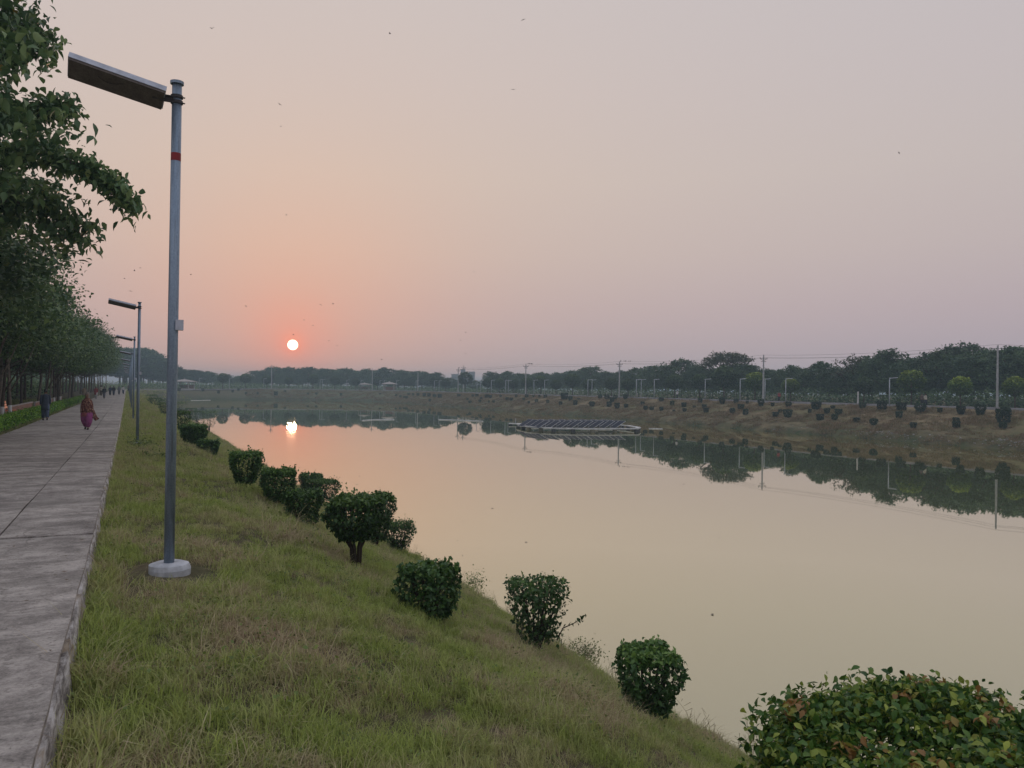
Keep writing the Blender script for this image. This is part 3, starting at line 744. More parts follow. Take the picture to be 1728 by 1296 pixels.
# electric poles
ep = MB().tube([(0, 0, -.3), (0, 0, 8.6)], [.21, .13], 4).mesh('pole', M_EPOLE)
def crossarm():
    mb = MB().box((0, 0, 8.0), (1.5, .08, .09)); mb.box((0, 0, 7.5), (1.0, .08, .08)); mb.tube([(-.6, 0, 8.0), (0, 0, 7.55)], .025, 4); mb.tube([(.6, 0, 8.0), (0, 0, 7.55)], .025, 4)
    return mb.mesh('crossarm', M_WIRE)
def insul():
    mb = MB()
    for xx, zz in ((-.7, 8.05), (.7, 8.05), (0, 8.6)): mb.tube([(xx, 0, zz), (xx, 0, zz + .12), (xx, 0, zz + .24)], [.03, .07, .03], 6)
    return mb.mesh('insulator', M_DARK)
m_ca, m_in = crossarm(), insul()
epoles = [(458, 616, .8), (628, 622, .9), (705, 628, .8), (773, 621, 1), (782, 617, 1), (887, 614, 1), (1045, 610, 1), (1288, 599, 1), (1683, 581, 1)]
ep_labels = ['very faint thin pole under the sunset sun', 'faint pole left of the pale-roofed pavilion', 'pole right of the pale-roofed pavilion', 'left pole of the close pair near the distant towers',
             'right pole of the close pair near the distant towers', 'pole with a line of birds left of the floating solar array', 'pole with birds right of the solar array centre',
             'tall pale pole with dark crossarms in the right half', 'tall pale pole near the right edge']
eptop = []
for (px_, ty, s_), lb in zip(epoles, ep_labels):
    x, y = at_offset(px_, 21.5 if px_ != 782 else 26); D = depth_of(x, y); hy = 649.5 + (px_ - 492) * .0145
    g = gz(x, y); H = CAMZ + (hy - ty) / F * D - g
    r = empty('utility_pole', (x, y, g), -YAW * .3 if px_ > 1500 else -.2, lb, 'utility pole', 'utility poles behind the far promenade')
    k_ = H / 8.75; r.scale = (1, 1, k_)
    link('pole', ep, r)
    if px_ < 1600: link('crossarm', m_ca, r); link('insulators', m_in, r)
    if px_ >= 773 and px_ != 782: eptop.append((x, y, g + 8.2 * k_))
last = eptop[-1]; x, y = at_offset(1960, 21.5); eptop.append((x, y, last[2]))
for wi, (dx, dz_) in enumerate([(-.7, 0), (.7, 0), (0, .5)]):
    mb = MB()
    for a_, b_ in zip(eptop[:-1], eptop[1:]):
        pp = [(a_[0] + (b_[0] - a_[0]) * t + dx, a_[1] + (b_[1] - a_[1]) * t, a_[2] + (b_[2] - a_[2]) * t + dz_ - .45 * 4 * t * (1 - t)) for t in np.linspace(0, 1, 9)]
        mb.tube(pp, .014, 3, cap=False)
    tag(mb.build('overhead_wire', M_WIRE), ['overhead wire strung along the left crossarm ends of the far poles', 'overhead wire strung along the right crossarm ends of the far poles', 'topmost overhead wire over the far tree belt'][wi], 'wire', 'overhead wires')
# pavilions
def pavilion(px_, off, W, H, rise, label):
    x, y = at_offset(px_, off); g = gz(x, y)
    r = empty('pavilion', (x, y, g), -YAW, label, 'pavilion')
    MB().box((0, 0, .12), (W, W, .3)).build('plinth', M_CEM, r)
    for sx in (-1, 1):
        for sy in (-1, 1): MB().box((sx * (W / 2 - .3), sy * (W / 2 - .3), H / 2 + .2), (.28, .28, H)).build('column', M_WALLP, r)
    MB().box((0, W / 2 - .35, .9), (W - .9, .15, 1.25)).build('low_wall', M_BRICK, r)
    e = W / 2 + .7
    MB().add([(-e, -e, H + .2), (e, -e, H + .2), (e, e, H + .2), (-e, e, H + .2), (-e, -e, H + .32), (e, -e, H + .32), (e, e, H + .32), (-e, e, H + .32), (0, 0, H + .32 + rise)],
             [(3, 2, 1, 0), (0, 1, 5, 4), (1, 2, 6, 5), (2, 3, 7, 6), (3, 0, 4, 7), (4, 5, 8), (5, 6, 8), (6, 7, 8), (7, 4, 8)]).build('roof', M_ROOFP, r)
    MB().rings([(0, 0, H + .2 + rise, .3, .3), (0, 0, H + .55 + rise, .1, .1)], 8).build('finial', M_ROOFP, r)
pavilion(311, 22, 5.6, 2.5, .9, 'hazy square pavilion with pale hipped roof behind the nearest lamp post')
pavilion(657, 21, 4.3, 2.3, .9, 'small pavilion with pale hipped roof and brick back wall at mid far bank')
pavilion(615, 27, 4.2, 2.0, .6, 'faint pavilion roof among trees left of the brick-walled pavilion')
# distant towers in haze
for q, (px_, D, w_, ty) in enumerate([(768, 640, 6, 632), (781, 680, 4, 624), (796, 660, 5, 628)]):
    x, y = at_depth(px_, D); hy = 649.5 + (px_ - 492) * .0145; H = CAMZ + (hy - ty) / F * D
    r = empty('tower_block', (x, y, -.1), -YAW, ['hazy wide block left of the distant group', 'slimmest and tallest of the hazy distant towers', 'hazy stepped block right of the distant group'][q], 'building', 'distant buildings in haze')
    MB().box((0, 0, H / 2), (w_, w_, H)).build('wall', M_BUILD, r)
    MB().box((0, 0, H + .25), (w_ + .6, w_ + .6, .5)).build('roof', M_CEM, r)
    mb = MB()
    for a_ in range(3):
        for b_ in range(4): mb.box(((a_ - 1) * w_ * .28, -w_ / 2 - .03, H * (.2 + .2 * b_)), (w_ * .14, .08, H * .09))
    tag(mb.build('windows', M_DARK, r), kind='stuff')

# far tree variants, unit height
def unit_tree(seed, rx, h0, ncl, per, sig, ls, mat, shell=.5, lobes=7, count=18, shape=LEAF2, tr=.018):
    return tree_meshes('f', seed, 1.0, rx, h0, ncl, per, sig, ls, mat, tr, shape, count, M_BARK, shell, lobes)
far_v = [unit_tree(201, .46, .10, 280, 22, .034, .036, M_FAR), unit_tree(202, .52, .16, 300, 20, .034, .040, M_FAR, .55, 9),
         unit_tree(203, .40, .08, 260, 24, .034, .036, M_FAR, .5, 5), unit_tree(204, .50, .12, 300, 20, .03, .042, M_FAR, .6, 8)]
far_sparse = unit_tree(211, .46, .3, 190, 9, .035, .034, M_SPARSE, .35, 7, 60)
far_umb = tree_meshes('f', 212, 1.0, .62, .50, 230, 17, .034, .034, M_SPARSE, .018, LEAF2, 50, M_BARK, .4, 7, flatb=.3)
sky = [(202, 566), (214, 572), (228, 577), (242, 582), (258, 592), (275, 605), (290, 614), (308, 621), (330, 624), (356, 626), (384, 631), (408, 634), (432, 625), (460, 618), (488, 620), (520, 618), (552, 622), (585, 621), (618, 622), (650, 620), (682, 623), (712, 625), (738, 629), (757, 638), (778, 642), (802, 641),
       (828, 625), (856, 627), (885, 628), (914, 629), (940, 627), (966, 622), (996, 618), (1022, 623), (1050, 622), (1078, 617), (1104, 610), (1150, 600), (1180, 612), (1225, 591), (1262, 608), (1292, 618),
       (1336, 612), (1385, 605), (1418, 613), (1445, 594), (1498, 583), (1540, 597), (1582, 582), (1622, 570), (1664, 583), (1700, 577), (1740, 571), (1790, 572), (1850, 575)]
desc = ['dense round-crowned dark tree', 'broad lumpy dark tree', 'upright dark tree', 'wide-crowned clustered-leaf tree']
random.seed(21)
def far_tree(px_, ty, off, var, sparse=None):
    D = float(np.interp(px_, [330, 500, 600, 700, 800, 950, 1080, 1150, 1225, 1500, 1650, 1800], [365, 352, 348, 322, 290, 252, 205, 180, 164, 128, 119, 113])) * (1 + (off - 30) * .005)
    x, y = at_depth(px_, D); hy = 649.5 + (px_ - 492) * .0145
    if sd(x, y) < 23.5: x, y = at_offset(px_, 24 + random.uniform(0, 2)); D = depth_of(x, y)
    g = -.08; H = (CAMZ + (hy - ty) / F * D - g) * (random.uniform(1.0, 1.12) if 300 < px_ < 1010 else 1); H = min(H, 19.5)
    ms = far_v[var] if sparse is None else sparse
    ds = desc[var] if sparse is None else ('thin see-through tree with sparse leaves' if sparse is far_sparse else 'flat-topped spreading tree with open crown')
    s_ = H * random.uniform(1.0, 1.25) * (1.12 if px_ < 1010 else 1)
    put_tree(ms, x, y, g, s_, H, random.uniform(0, 6.28), 'belt_tree', ds + ' in the belt ' + near_lm(px_), 'tree belt ' + near_lm(px_))
for q, (px_, ty) in enumerate(sky):
    sp = far_sparse if px_ == 1445 else far_umb if px_ == 1225 else None
    far_tree(px_, ty, 30 + random.uniform(-2, 2) + (8 if px_ in (1622, 1664) else 0), q % 4, sp)
for q, ((pa, ta), (pb, tb)) in enumerate(zip(sky[:-1], sky[1:])):
    if 745 < pa < 815: continue
    far_tree((pa + pb) / 2, max(ta, tb) + random.uniform(1, 5), 37 + random.uniform(-2, 3), (q + 2) % 4)
    if pa < 1010: far_tree(pa * .3 + pb * .7, max(ta, tb) + random.uniform(0, 3), 33 + random.uniform(-2, 3), (q + 3) % 4)
    if pb - pa > 26 or pa > 1000: far_tree((pa * .6 + pb * .4), max(ta, tb) + random.uniform(8, 16), 25.5 + random.uniform(-1, 1), (q + 1) % 4)
pts = []
for px_ in np.arange(225, 1900, 1.1):
    for off in (24, 26, 28.5, 32):
        x, y = at_offset(px_, off + (max(0, 1000 - px_) * .10 if off > 25 else 0))
        for _ in range(7 if px_ < 900 else 5):
            a_, b_ = random.gauss(0, .7), random.gauss(0, .7)
            pts.append((x + a_, y + b_, -.2 + random.uniform(0, 1) ** .8 * (1.5 + .8 * nz(x, y, 6) + (off - 24) * .22)))
leaf_mass('undergrowth', np.array(pts), .42, M_FAR, 'dark undergrowth filling the base of the tree belt behind the far promenade', 'undergrowth')

# round trees along the far promenade
round_v = []; round_d = []
for sd_ in (301, 302, 303):
    rs = np.random.default_rng(sd_); n = 1900
    d = rs.normal(0, 1, (n, 3)); d /= np.linalg.norm(d, axis=1)[:, None]; r_ = rs.uniform(.78, 1.04, n)
    bump = 1 + .09 * np.sin(d[:, 0] * 5 + sd_) * np.cos(d[:, 1] * 6) + .05 * np.sin(d[:, 2] * 9)
    pp = d * (r_ * bump)[:, None] * np.array([1, 1, .86]) + np.array([0, 0, 1.95])
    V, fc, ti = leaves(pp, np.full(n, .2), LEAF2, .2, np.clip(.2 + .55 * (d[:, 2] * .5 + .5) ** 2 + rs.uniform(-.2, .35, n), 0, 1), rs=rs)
    mb = MB().tube([(0, 0, -.1), (.02, 0, .6), (0, 0, 1.7)], [.075, .06, .05], 6)
    for a_ in range(6): mb.tube([(0, 0, 1.0), (.55 * math.cos(a_), .55 * math.sin(a_), 2.1)], [.035, .012], 4)
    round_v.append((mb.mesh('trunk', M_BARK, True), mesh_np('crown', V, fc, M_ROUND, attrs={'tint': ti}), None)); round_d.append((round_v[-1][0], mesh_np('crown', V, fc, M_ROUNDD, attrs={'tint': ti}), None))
rounds = [(376, 9), (414, 9), (450, 8), (487, 7), (528, 9), (565, 8), (600, 7), (637, 8), (734, 9), (752, 8), (785, 12), (823, 9), (843, 9), (866, 9), (889, 10), (912, 11), (938, 9), (966, 13), (993, 10),
          (1032, 11), (1060, 11), (1138, 14), (1181, 15), (1222, 20), (1274, 17), (1334, 14), (1458, 16), (1538, 21), (1621, 18), (1713, 19)]
bright = {1334: 'bright', 1621: 'bright', 1713: 'bright', 1274: 'bright', 1538: 'bright'}
for q, (px_, rp_) in enumerate(rounds):
    x, y = at_offset(px_, 22.5); D = depth_of(x, y); s_ = rp_ * D / F
    lb = {1334: 'small round yellow-green tree behind the lamp right of the tall pole', 1621: 'round yellow-green tree standing alone left of the rightmost tall pole', 1713: 'round yellow-green tree at the right edge of the photo',
          1274: 'round bright green tree half hidden by the tall crossarm pole', 1538: 'wide round green tree right of the rightmost lamp'}.get(px_, 'round dark clipped tree ' + near_lm(px_))
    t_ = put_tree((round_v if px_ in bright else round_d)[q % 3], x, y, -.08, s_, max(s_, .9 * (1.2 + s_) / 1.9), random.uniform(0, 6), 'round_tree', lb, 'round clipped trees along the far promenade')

# ------------------------------------------------------------------ clipped bushes
def bush_mesh(seed, w_, h_, n, ls, mat=M_BUSH, shape=LEAF4, stem_h=.3, taper=.62, top_tint=.25, sparse=0, special=0):
    rs = np.random.default_rng(seed)
    q = rs.uniform(-1, 1, (n, 3)); ax = rs.choice(3, n, p=[.34, .34, .32]); sg = np.where(rs.uniform(0, 1, n) < .5, -1., 1.)
    sg = np.where((ax == 2) & (rs.uniform(0, 1, n) < .85), 1., sg)
    q[np.arange(n), ax] = sg * (rs.uniform(.72, 1.03, n) if not sparse else rs.uniform(.35, 1.03, n))
    # round the plan and soften corners
    rr = np.linalg.norm(q[:, :2], axis=1); mxr = np.max(np.abs(q[:, :2]), axis=1) + 1e-6
    q[:, :2] *= ((mxr / np.maximum(rr, 1e-6)) ** .55)[:, None]
    zt = (q[:, 2] + 1) / 2
    wid = taper + (1 - taper) * np.clip(zt * 1.7, 0, 1) ** .8
    wid *= 1 - .14 * np.clip((zt - .86) / .14, 0, 1) ** 2
    ph = rs.uniform(0, 6, 4)
    lum = 1 + .08 * np.sin(q[:, 0] * 3 + ph[0]) + .08 * np.sin(q[:, 1] * 3.4 + ph[1]) + .06 * np.sin(zt * 7 + ph[2]) + .05 * np.sin(q[:, 0] * 9 + q[:, 1] * 8 + zt * 11 + ph[3])
    pp = np.stack([q[:, 0] * wid * w_ / 2 * lum, q[:, 1] * wid * w_ / 2 * lum, stem_h * h_ + zt * (h_ * (1 - stem_h)) * (1 + .03 * np.sin(q[:, 0] * 4 + ph[3]))], 1)
    pp += rs.normal(0, .012, pp.shape)
    stray = rs.uniform(0, 1, n) < .02; pp[stray] *= np.array([1.07, 1.07, 1.05])
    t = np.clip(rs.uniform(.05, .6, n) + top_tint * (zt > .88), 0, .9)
    if special: t = np.where((rs.uniform(0, 1, n) < special) & (zt > .6), 1., t)
    if n > 1000:                                   # young shoots standing out of the clipped outline
        k0 = rs.choice(np.where(zt > .55)[0], 34); sh = []
        for k_ in k0:
            dv_ = pp[k_] - np.array([0, 0, h_ * .45]); dv_ /= np.linalg.norm(dv_); dv_ = dv_ + np.array([0, 0, .5])
            ln_ = rs.uniform(.04, .14) * min(1, w_)
            for f_ in (.3, .6, 1.): sh.append(pp[k_] + dv_ * ln_ * f_ + rs.normal(0, .008, 3))
        sh = np.array(sh); pp = np.concatenate([pp, sh]); t = np.concatenate([t, rs.uniform(.4, .9, len(sh))]); n = len(pp)
    szs = np.full(n, ls) * rs.uniform(.75, 1.2, n)
    V, fc, ti = leaves(pp, szs, shape, .45, t, rs=rs)
    fol = mesh_np('foliage', V, fc, mat, attrs={'tint': ti})
    ns = 9; stl = []
    for k_ in range(ns):
        a_ = 2 * PI * k_ / ns + rs.uniform(-.2, .2); e = rs.uniform(.25, .42) * w_
        mb = MB(); stl.append(mb); mb.tube([(.05 * math.cos(a_), .05 * math.sin(a_), -.15), (.09 * w_ * math.cos(a_), .09 * w_ * math.sin(a_), stem_h * h_ * .7), (e * .75 * math.cos(a_), e * .75 * math.sin(a_), h_ * .55), (e * math.cos(a_), e * math.sin(a_), h_ * .9)],
                [.032 * w_ + .008, .022 * w_ + .006, .014, .007], 5)
    return fol, [m_.mesh('stem', M_STEM, True) for m_ in stl], pp
PPM = {}
near_bushes = [  # cx, base y, width px, top y, style, label
    (1093, 1218, 104, 1088, 'top', 'flat-topped clipped bush with olive leaf tips, rightmost on the slope beside the big front shrub'),
    (905, 1092, 96, 970, 'open', 'see-through clipped bush with a stray twig leaning over the water'),
    (725, 1042, 92, 950, 'low', 'squat dark leafy bush low in the grass left of the see-through bush'),
    (600, 958, 98, 832, 'tree', 'tallest topiary bush with bare forked stems and flat green top'),
    (632, 925, 60, 830, 'top', 'bush peeking out behind the tallest topiary bush'),
    (672, 932, 54, 877, 'open', 'small open bush on the water side right of the tallest topiary'),
    (509, 884, 58, 826, 'low', 'round low bush left of the tallest topiary'),
    (541, 852, 50, 811, 'top', 'flat-topped bush behind the round low bush, nearest the water'),
    (523, 836, 40, 797, 'open', 'thin brownish-topped bush seen against the pink water'),
    (468, 852, 62, 788, 'top', 'broad dark bush with reddish top, third clump from the far end'),
    (414, 824, 56, 759, 'top', 'blocky dark bush where the pink water begins'),
    (352, 768, 31, 742, 'low', 'small low bush right of the nearest lamp pole'),
    (326, 752, 37, 715, 'top', 'dark bush touching the right side of the nearest lamp pole'),
    (309, 730, 24, 702, 'top', 'dark bush just behind the nearest lamp pole'),
    (353, 726, 22, 701, 'top', 'upper bush of the pair standing against the bright water'),
    (333, 711, 22, 697, 'low', 'small bush on the waterside row beyond the lamp pole'),
    (322, 704, 20, 692, 'low', 'tiny bush next in the waterside row'),
    (305, 700, 16, 683, 'low', 'tiny bush in the waterside row half hidden by the lamp pole'),
    (279, 701, 24, 684, 'top', 'dark bush left of the nearest lamp pole in the middle row'),
    (277, 688, 26, 677, 'low', 'bush in the distant cluster left of the lamp pole'),
    (262, 684, 22, 674, 'low', 'leftmost bush of the distant cluster on the grass'),
    (256, 679, 18, 669, 'low', 'distant low bush beside the lamp row'),
    (268, 673, 18, 664, 'low', 'farthest bush before the walkway bends')]
for q, (cx_, by_, wp, ty, style, lb) in enumerate(near_bushes):
    p = hit(cx_, by_ + wp * .02); D = p.dot(fwd) - CAMZ * fwd.z
    w_ = wp * D / F * .90; h_ = (by_ - ty) * D / F * (.95 if D < 40 else 1.3)
    n = int(max(900, min(4200, 2600 * (w_ * h_ + .4)))) if D < 40 else 900
    ls = .072 if D < 30 else .11
    n = int(n * 1.35) if D < 40 else n
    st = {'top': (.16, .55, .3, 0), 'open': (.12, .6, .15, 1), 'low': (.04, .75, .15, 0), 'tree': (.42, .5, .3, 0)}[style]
    if style == 'open': n = int(n * .55)
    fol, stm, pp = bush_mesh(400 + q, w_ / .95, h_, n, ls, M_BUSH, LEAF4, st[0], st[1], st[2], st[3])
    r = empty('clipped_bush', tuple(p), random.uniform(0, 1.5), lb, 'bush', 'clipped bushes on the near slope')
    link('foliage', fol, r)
    if q < 8:
        for sm in stm: link('stem', sm, r)
    else:
        for sm in stm[:3]: link('stem', sm, r)
    if q == 1:                                     # stray twig over the water
        r.rotation_euler.z = 0; o_ = Vector(p)
        pts_ = [wpt(940, 1080, D) - o_, wpt(950, 1060, D) - o_, wpt(968, 1052, D) - o_, wpt(984, 1042, D) - o_]
        MB().tube(pts_, [.012, .01, .007, .004], 5).build('twig', M_STEM, r)
        C = np.array([list(wpt(a_, b_, D) - o_) for a_, b_ in [(953, 1056), (962, 1052), (966, 1054), (972, 1048), (976, 1046), (980, 1042), (985, 1040), (988, 1038), (975, 1052), (984, 1048), (943, 1075), (948, 1082), (941, 1090)]])
        V, fc, ti = leaves(C, np.full(len(C), .10), LEAF8, .9, np.full(len(C), .35)); link('twig_leaves', mesh_np('twig_leaves', V, fc, M_BUSH, attrs={'tint': ti}), r)
# big shrub in the right foreground
def front_shrub():
    rs = np.random.default_rng(77)
    c = wpt(1622, 1290, 4.6)
    gx, gy = c.x, c.y; g = ground(gx, gy)
    r = empty('front_shrub', (gx, gy, g), -YAW, 'large leafy foreground shrub with orange-red new shoots in the lower right corner', 'shrub')
    hz = wpt(1440, 1200, 4.6).z - g
    n = 23000; # dome: wide flat mound
    a_ = rs.uniform(0, 2 * PI, n); rad = np.sqrt(rs.uniform(0, 1, n)); lay = rs.uniform(0, 1, n) ** 2
    W_ = 1.16
    x = np.cos(a_) * rad * W_; y = np.sin(a_) * rad * .95
    prof = (1 - rad ** 7) ** .5
    top = hz * (.52 + .46 * prof) + .06 * np.sin(x * 5 + 1) + .05 * np.sin(y * 6) + .03 * np.sin(x * 13 + y * 9) - .16 * (x - (-.25)).clip(0, 9) - .08 * (-.45 - x).clip(0, 9)
    side = rs.uniform(0, 1, n) < .42
    z = top - lay * .22
    zs = rs.uniform(.12, 1.0, n) * hz * .93
    wn = 1 + .05 * np.sin(a_ * 5) + .04 * np.sin(a_ * 11 + 2)
    x = np.where(side, np.cos(a_) * W_ * wn * (.62 + .38 * np.clip(zs / (hz * .6), 0, 1)) * rs.uniform(.86, 1.02, n), x)
    y = np.where(side, np.sin(a_) * .95 * wn * (.62 + .38 * np.clip(zs / (hz * .6), 0, 1)) * rs.uniform(.86, 1.02, n), y)
    z = np.where(side, zs, z)
    C = np.stack([x, y, z], 1) + rs.normal(0, .02, (n, 3))
    t = np.clip(rs.uniform(.05, .86, n), 0, .88)
    pk = rs.uniform(-1, 1, (60, 2)) * np.array([W_ * .85, .8])
    dmin = np.min(np.linalg.norm(C[:, None, :2] - pk[None], axis=2), axis=1)
    t = np.where((dmin < .035) & (~side) & (lay < .2), rs.uniform(.89, 1, n), t)
    C[(dmin < .035) & (~side) & (lay < .2), 2] += .03
    # nearest 300 outer leaves become single parts
    wv = np.array([(r0.x * q[0] - r0.y * 0) for q in C[:1]])
    score = (lay + side * .6) + (C[:, 1] > .2) * .6 + rs.uniform(0, .3, n)
    order = np.argsort(score); single = order[:300]; rest = order[300:]
    V, fc, ti = leaves(C[rest], np.full(len(rest), .060), LEAF8, .35, t[rest], wide=.9, rs=rs)
    tag(link('foliage', mesh_np('foliage', V, fc, M_SHRUB, attrs={'tint': ti}), r), kind='stuff')
    lib = []
    for k_ in range(10):
        tt = min(1, .08 + k_ * .1); V, fc = LEAF8[0] * np.array([.9, 1, 1]) - np.array([0, .4, 0]), LEAF8[1]
        lib.append(mesh_np('leaf', V * .062, fc, M_SHRUB, attrs={'tint': np.full(len(V), tt)}))
    for i_ in single:
        l_ = link('leaf', lib[min(9, int(t[i_] * 10))], r, tuple(C[i_] + np.array([0, 0, .015])))
        l_.rotation_euler = (rs.normal(-.3, .45), rs.normal(0, .4), rs.uniform(0, 6.28)); l_.scale = (rs.uniform(.7, 1.15),) * 3
    mb = MB()
    for k_ in range(46):
        a = rs.uniform(0, 2 * PI); e = rs.uniform(.3, .95); hh = hz * rs.uniform(.7, .98)
        mb.tube([(.2 * e * math.cos(a), .2 * e * math.sin(a), -.1), (.6 * e * math.cos(a), .55 * e * math.sin(a), hh * .5), (W_ * .93 * e * math.cos(a), .9 * e * math.sin(a), hh * (1 - .3 * e ** 3))], [.022, .014, .005], 5)
    tag(mb.build('stems', M_STEM, r, smooth=True), kind='stuff')
front_shrub()

# bushes on the far bank (a few pixels each: one mesh each)
far_b = []
for k_ in range(5):
    fol, stm, _ = bush_mesh(500 + k_, 1, 1, 900, .17, M_BUSHF, LEAF2, .12, [.5, .6, .7, .55, .8][k_], .15); far_b.append(fol)
c5 = [(13,283,16),(15,322,14),(88,308,16),(100,328,16),(127,330,16),(168,292,18),(168,335,14),(215,312,16),(222,340,10),(265,316,18),(268,337,16),(310,323,12),(335,300,16),(353,322,18),(361,341,18),(430,300,24),(473,345,20),(490,300,18),(511,325,24),(530,348,20),(538,304,12),(597,308,24),(647,314,14),(659,357,22),(679,342,14),(712,356,30),(715,315,24),(806,343,14),(833,318,34),(851,368,26),(880,345,20),(906,325,16),(913,371,22),(931,347,26),(1007,380,22),(1034,320,26),(1082,388,28),(1117,320,34),(1190,362,24),(1200,325,34),(1252,405,26),(1281,330,40),(1366,338,20),(1437,380,24),(1437,404,26),(1456,342,28),(1540,342,40),(1640,370,48),(1638,405,28),(1646,345,30)]
c4 = [(143,362,8),(236,373,10),(262,378,12),(283,383,10),(298,384,14),(310,366,14),(335,366,12),(364,368,14),(401,371,16),(428,371,16),(433,403,12),(460,375,18),(490,376,20),(602,374,18),(653,393,12),(667,409,16),(683,373,12),(707,373,16),(725,408,14),(732,390,12),(765,376,20),(785,377,18),(779,410,10),(805,408,14),(846,376,12),(883,392,18),(908,393,18),(937,378,14),(981,394,14),(998,375,18),(1010,415,12),(1038,376,14),(1055,407,18),(1072,378,12),(1107,378,18),(1120,410,18),(1195,420,18),(1218,376,38),(1252,393,22),(1281,418,22),(1300,393,14),(1379,421,30),(1426,380,20),(1466,380,30),(1478,427,24),(1495,400,24),(1515,383,24),(1526,436,26),(1573,382,24),(1577,437,20)]
c3 = [(200,378,18),(355,382,16),(455,392,14),(548,388,14),(585,378,12),(633,400,14),(710,400,12),(828,405,22),(888,387,12),(1035,404,12),(1090,402,14),(1250,410,14)]
fb = [(1050 + a / 2.549, 560 + b / 2.549, c_ / 2.549) for a, b, c_ in c5] + [(600 + a / 3.456, 560 + b / 3.456, c_ / 3.456) for a, b, c_ in c4] + [(250 + a / 3.84, 560 + b / 3.84, c_ / 3.84) for a, b, c_ in c3]
for q, (px_, py_, wp) in enumerate(fb):
    s_lo, s_hi = .8, 13.6
    p = hit(px_, py_ + wp * .5); s_ = sd(p.x, p.y)
    if s_ < s_lo or p.z < WZ + .1: p.x, p.y = at_offset(px_, 1.2)
    elif s_ > s_hi: p.x, p.y = at_offset(px_, 13.4)
    p.z = gz(p.x, p.y); D = depth_of(p.x, p.y); w_ = wp * D / F
    h_ = w_ * random.uniform(.85, 1.15)
    s_ = sd(p.x, p.y); rowd = 'upper far bank' if s_ > 9.5 else 'mid far bank' if s_ > 5 else 'lower far bank'
    o_ = link('bank_bush', far_b[q % 5], None, (p.x, p.y, p.z - .06)); o_.scale = (w_ * 1.08, w_ * 1.08, h_ * 1.15); o_.rotation_euler.z = random.uniform(0, 6)
    big = 'large' if w_ > 1.35 else 'small' if w_ < .75 else 'medium-sized'
    tag(o_, f'{big} clipped bush on {rowd}, ' + near_lm(px_), 'bush', 'clipped bushes on the far bank, ' + near_lm(px_))

# ------------------------------------------------------------------ grass
def blade_tuft(name, seed, nb, hmin, hmax, spread, wid, lean, mat):
    rs = np.random.default_rng(seed); V = []; Fc = []; T = []
    for b in range(nb):
        a = rs.uniform(0, 2 * PI); r_ = spread * math.sqrt(rs.uniform(0, 1)); x, y = r_ * math.cos(a), r_ * math.sin(a)
        h_ = rs.uniform(hmin, hmax); az = rs.uniform(0, 2 * PI); ln = lean * rs.uniform(.3, 1.5) * h_
        dx, dy = math.cos(az), math.sin(az); wx, wy = -dy * wid, dx * wid; b0 = len(V)
        V += [(x - wx, y - wy, -.02), (x + wx, y + wy, -.02), (x + dx * ln * .35 - wx * .8, y + dy * ln * .35 - wy * .8, h_ * .55), (x + dx * ln * .35 + wx * .8, y + dy * ln * .35 + wy * .8, h_ * .55), (x + dx * ln, y + dy * ln, h_ * (1 - .25 * min(1, lean)))]
        Fc += [(b0, b0 + 1, b0 + 3), (b0, b0 + 3, b0 + 2), (b0 + 2, b0 + 3, b0 + 4)]; T += [rs.uniform(0, 1)] * 5
    return mesh_np(name, np.array(V), np.array(Fc), mat, attrs={'tint': np.array(T)})
tcol = bpy.data.collections.new('tufts')
def tuft_obj(me): o = bpy.data.objects.new(me.name, me); tcol.objects.link(o); return o
def weed_mesh(name, seed, n, mat):
    rs = np.random.default_rng(seed); pp = np.abs(rs.normal(0, 1, (n, 3))) * np.array([.07, .07, .08]) * np.array([1, 1, 1]); pp[:, :2] *= rs.choice([-1, 1], (n, 2))
    V, fc, ti = leaves(pp, np.full(n, .03), LEAF2, 0., None, rs=rs); return mesh_np(name, V, fc, mat, attrs={'tint': ti})
M_WEED = leaf_mat('weed_leaf', (.09, .13, .04), (.15, .21, .05), (.26, .32, .09))
T_G1 = tuft_obj(blade_tuft('tuft_a', 1, 34, .05, .13, .13, .0032, .8, M_GRASS))
T_G2 = tuft_obj(blade_tuft('tuft_b', 2, 30, .08, .20, .12, .0035, .6, M_GRASS))
T_G3 = tuft_obj(blade_tuft('tuft_c', 3, 28, .04, .12, .15, .003, 1.5, M_DRYG))
T_G4 = tuft_obj(blade_tuft('tuft_d', 4, 16, .10, .24, .10, .0022, 1.0, M_DRYG))
T_G5 = tuft_obj(weed_mesh('tuft_e', 5, 26, M_WEED))
T_F = tuft_obj(blade_tuft('tuft_f', 6, 26, .15, .42, .5, .02, .8, M_FARG))
T_F2 = tuft_obj(blade_tuft('tuft_g', 7, 26, .12, .30, .5, .02, 1.2, M_FARG))
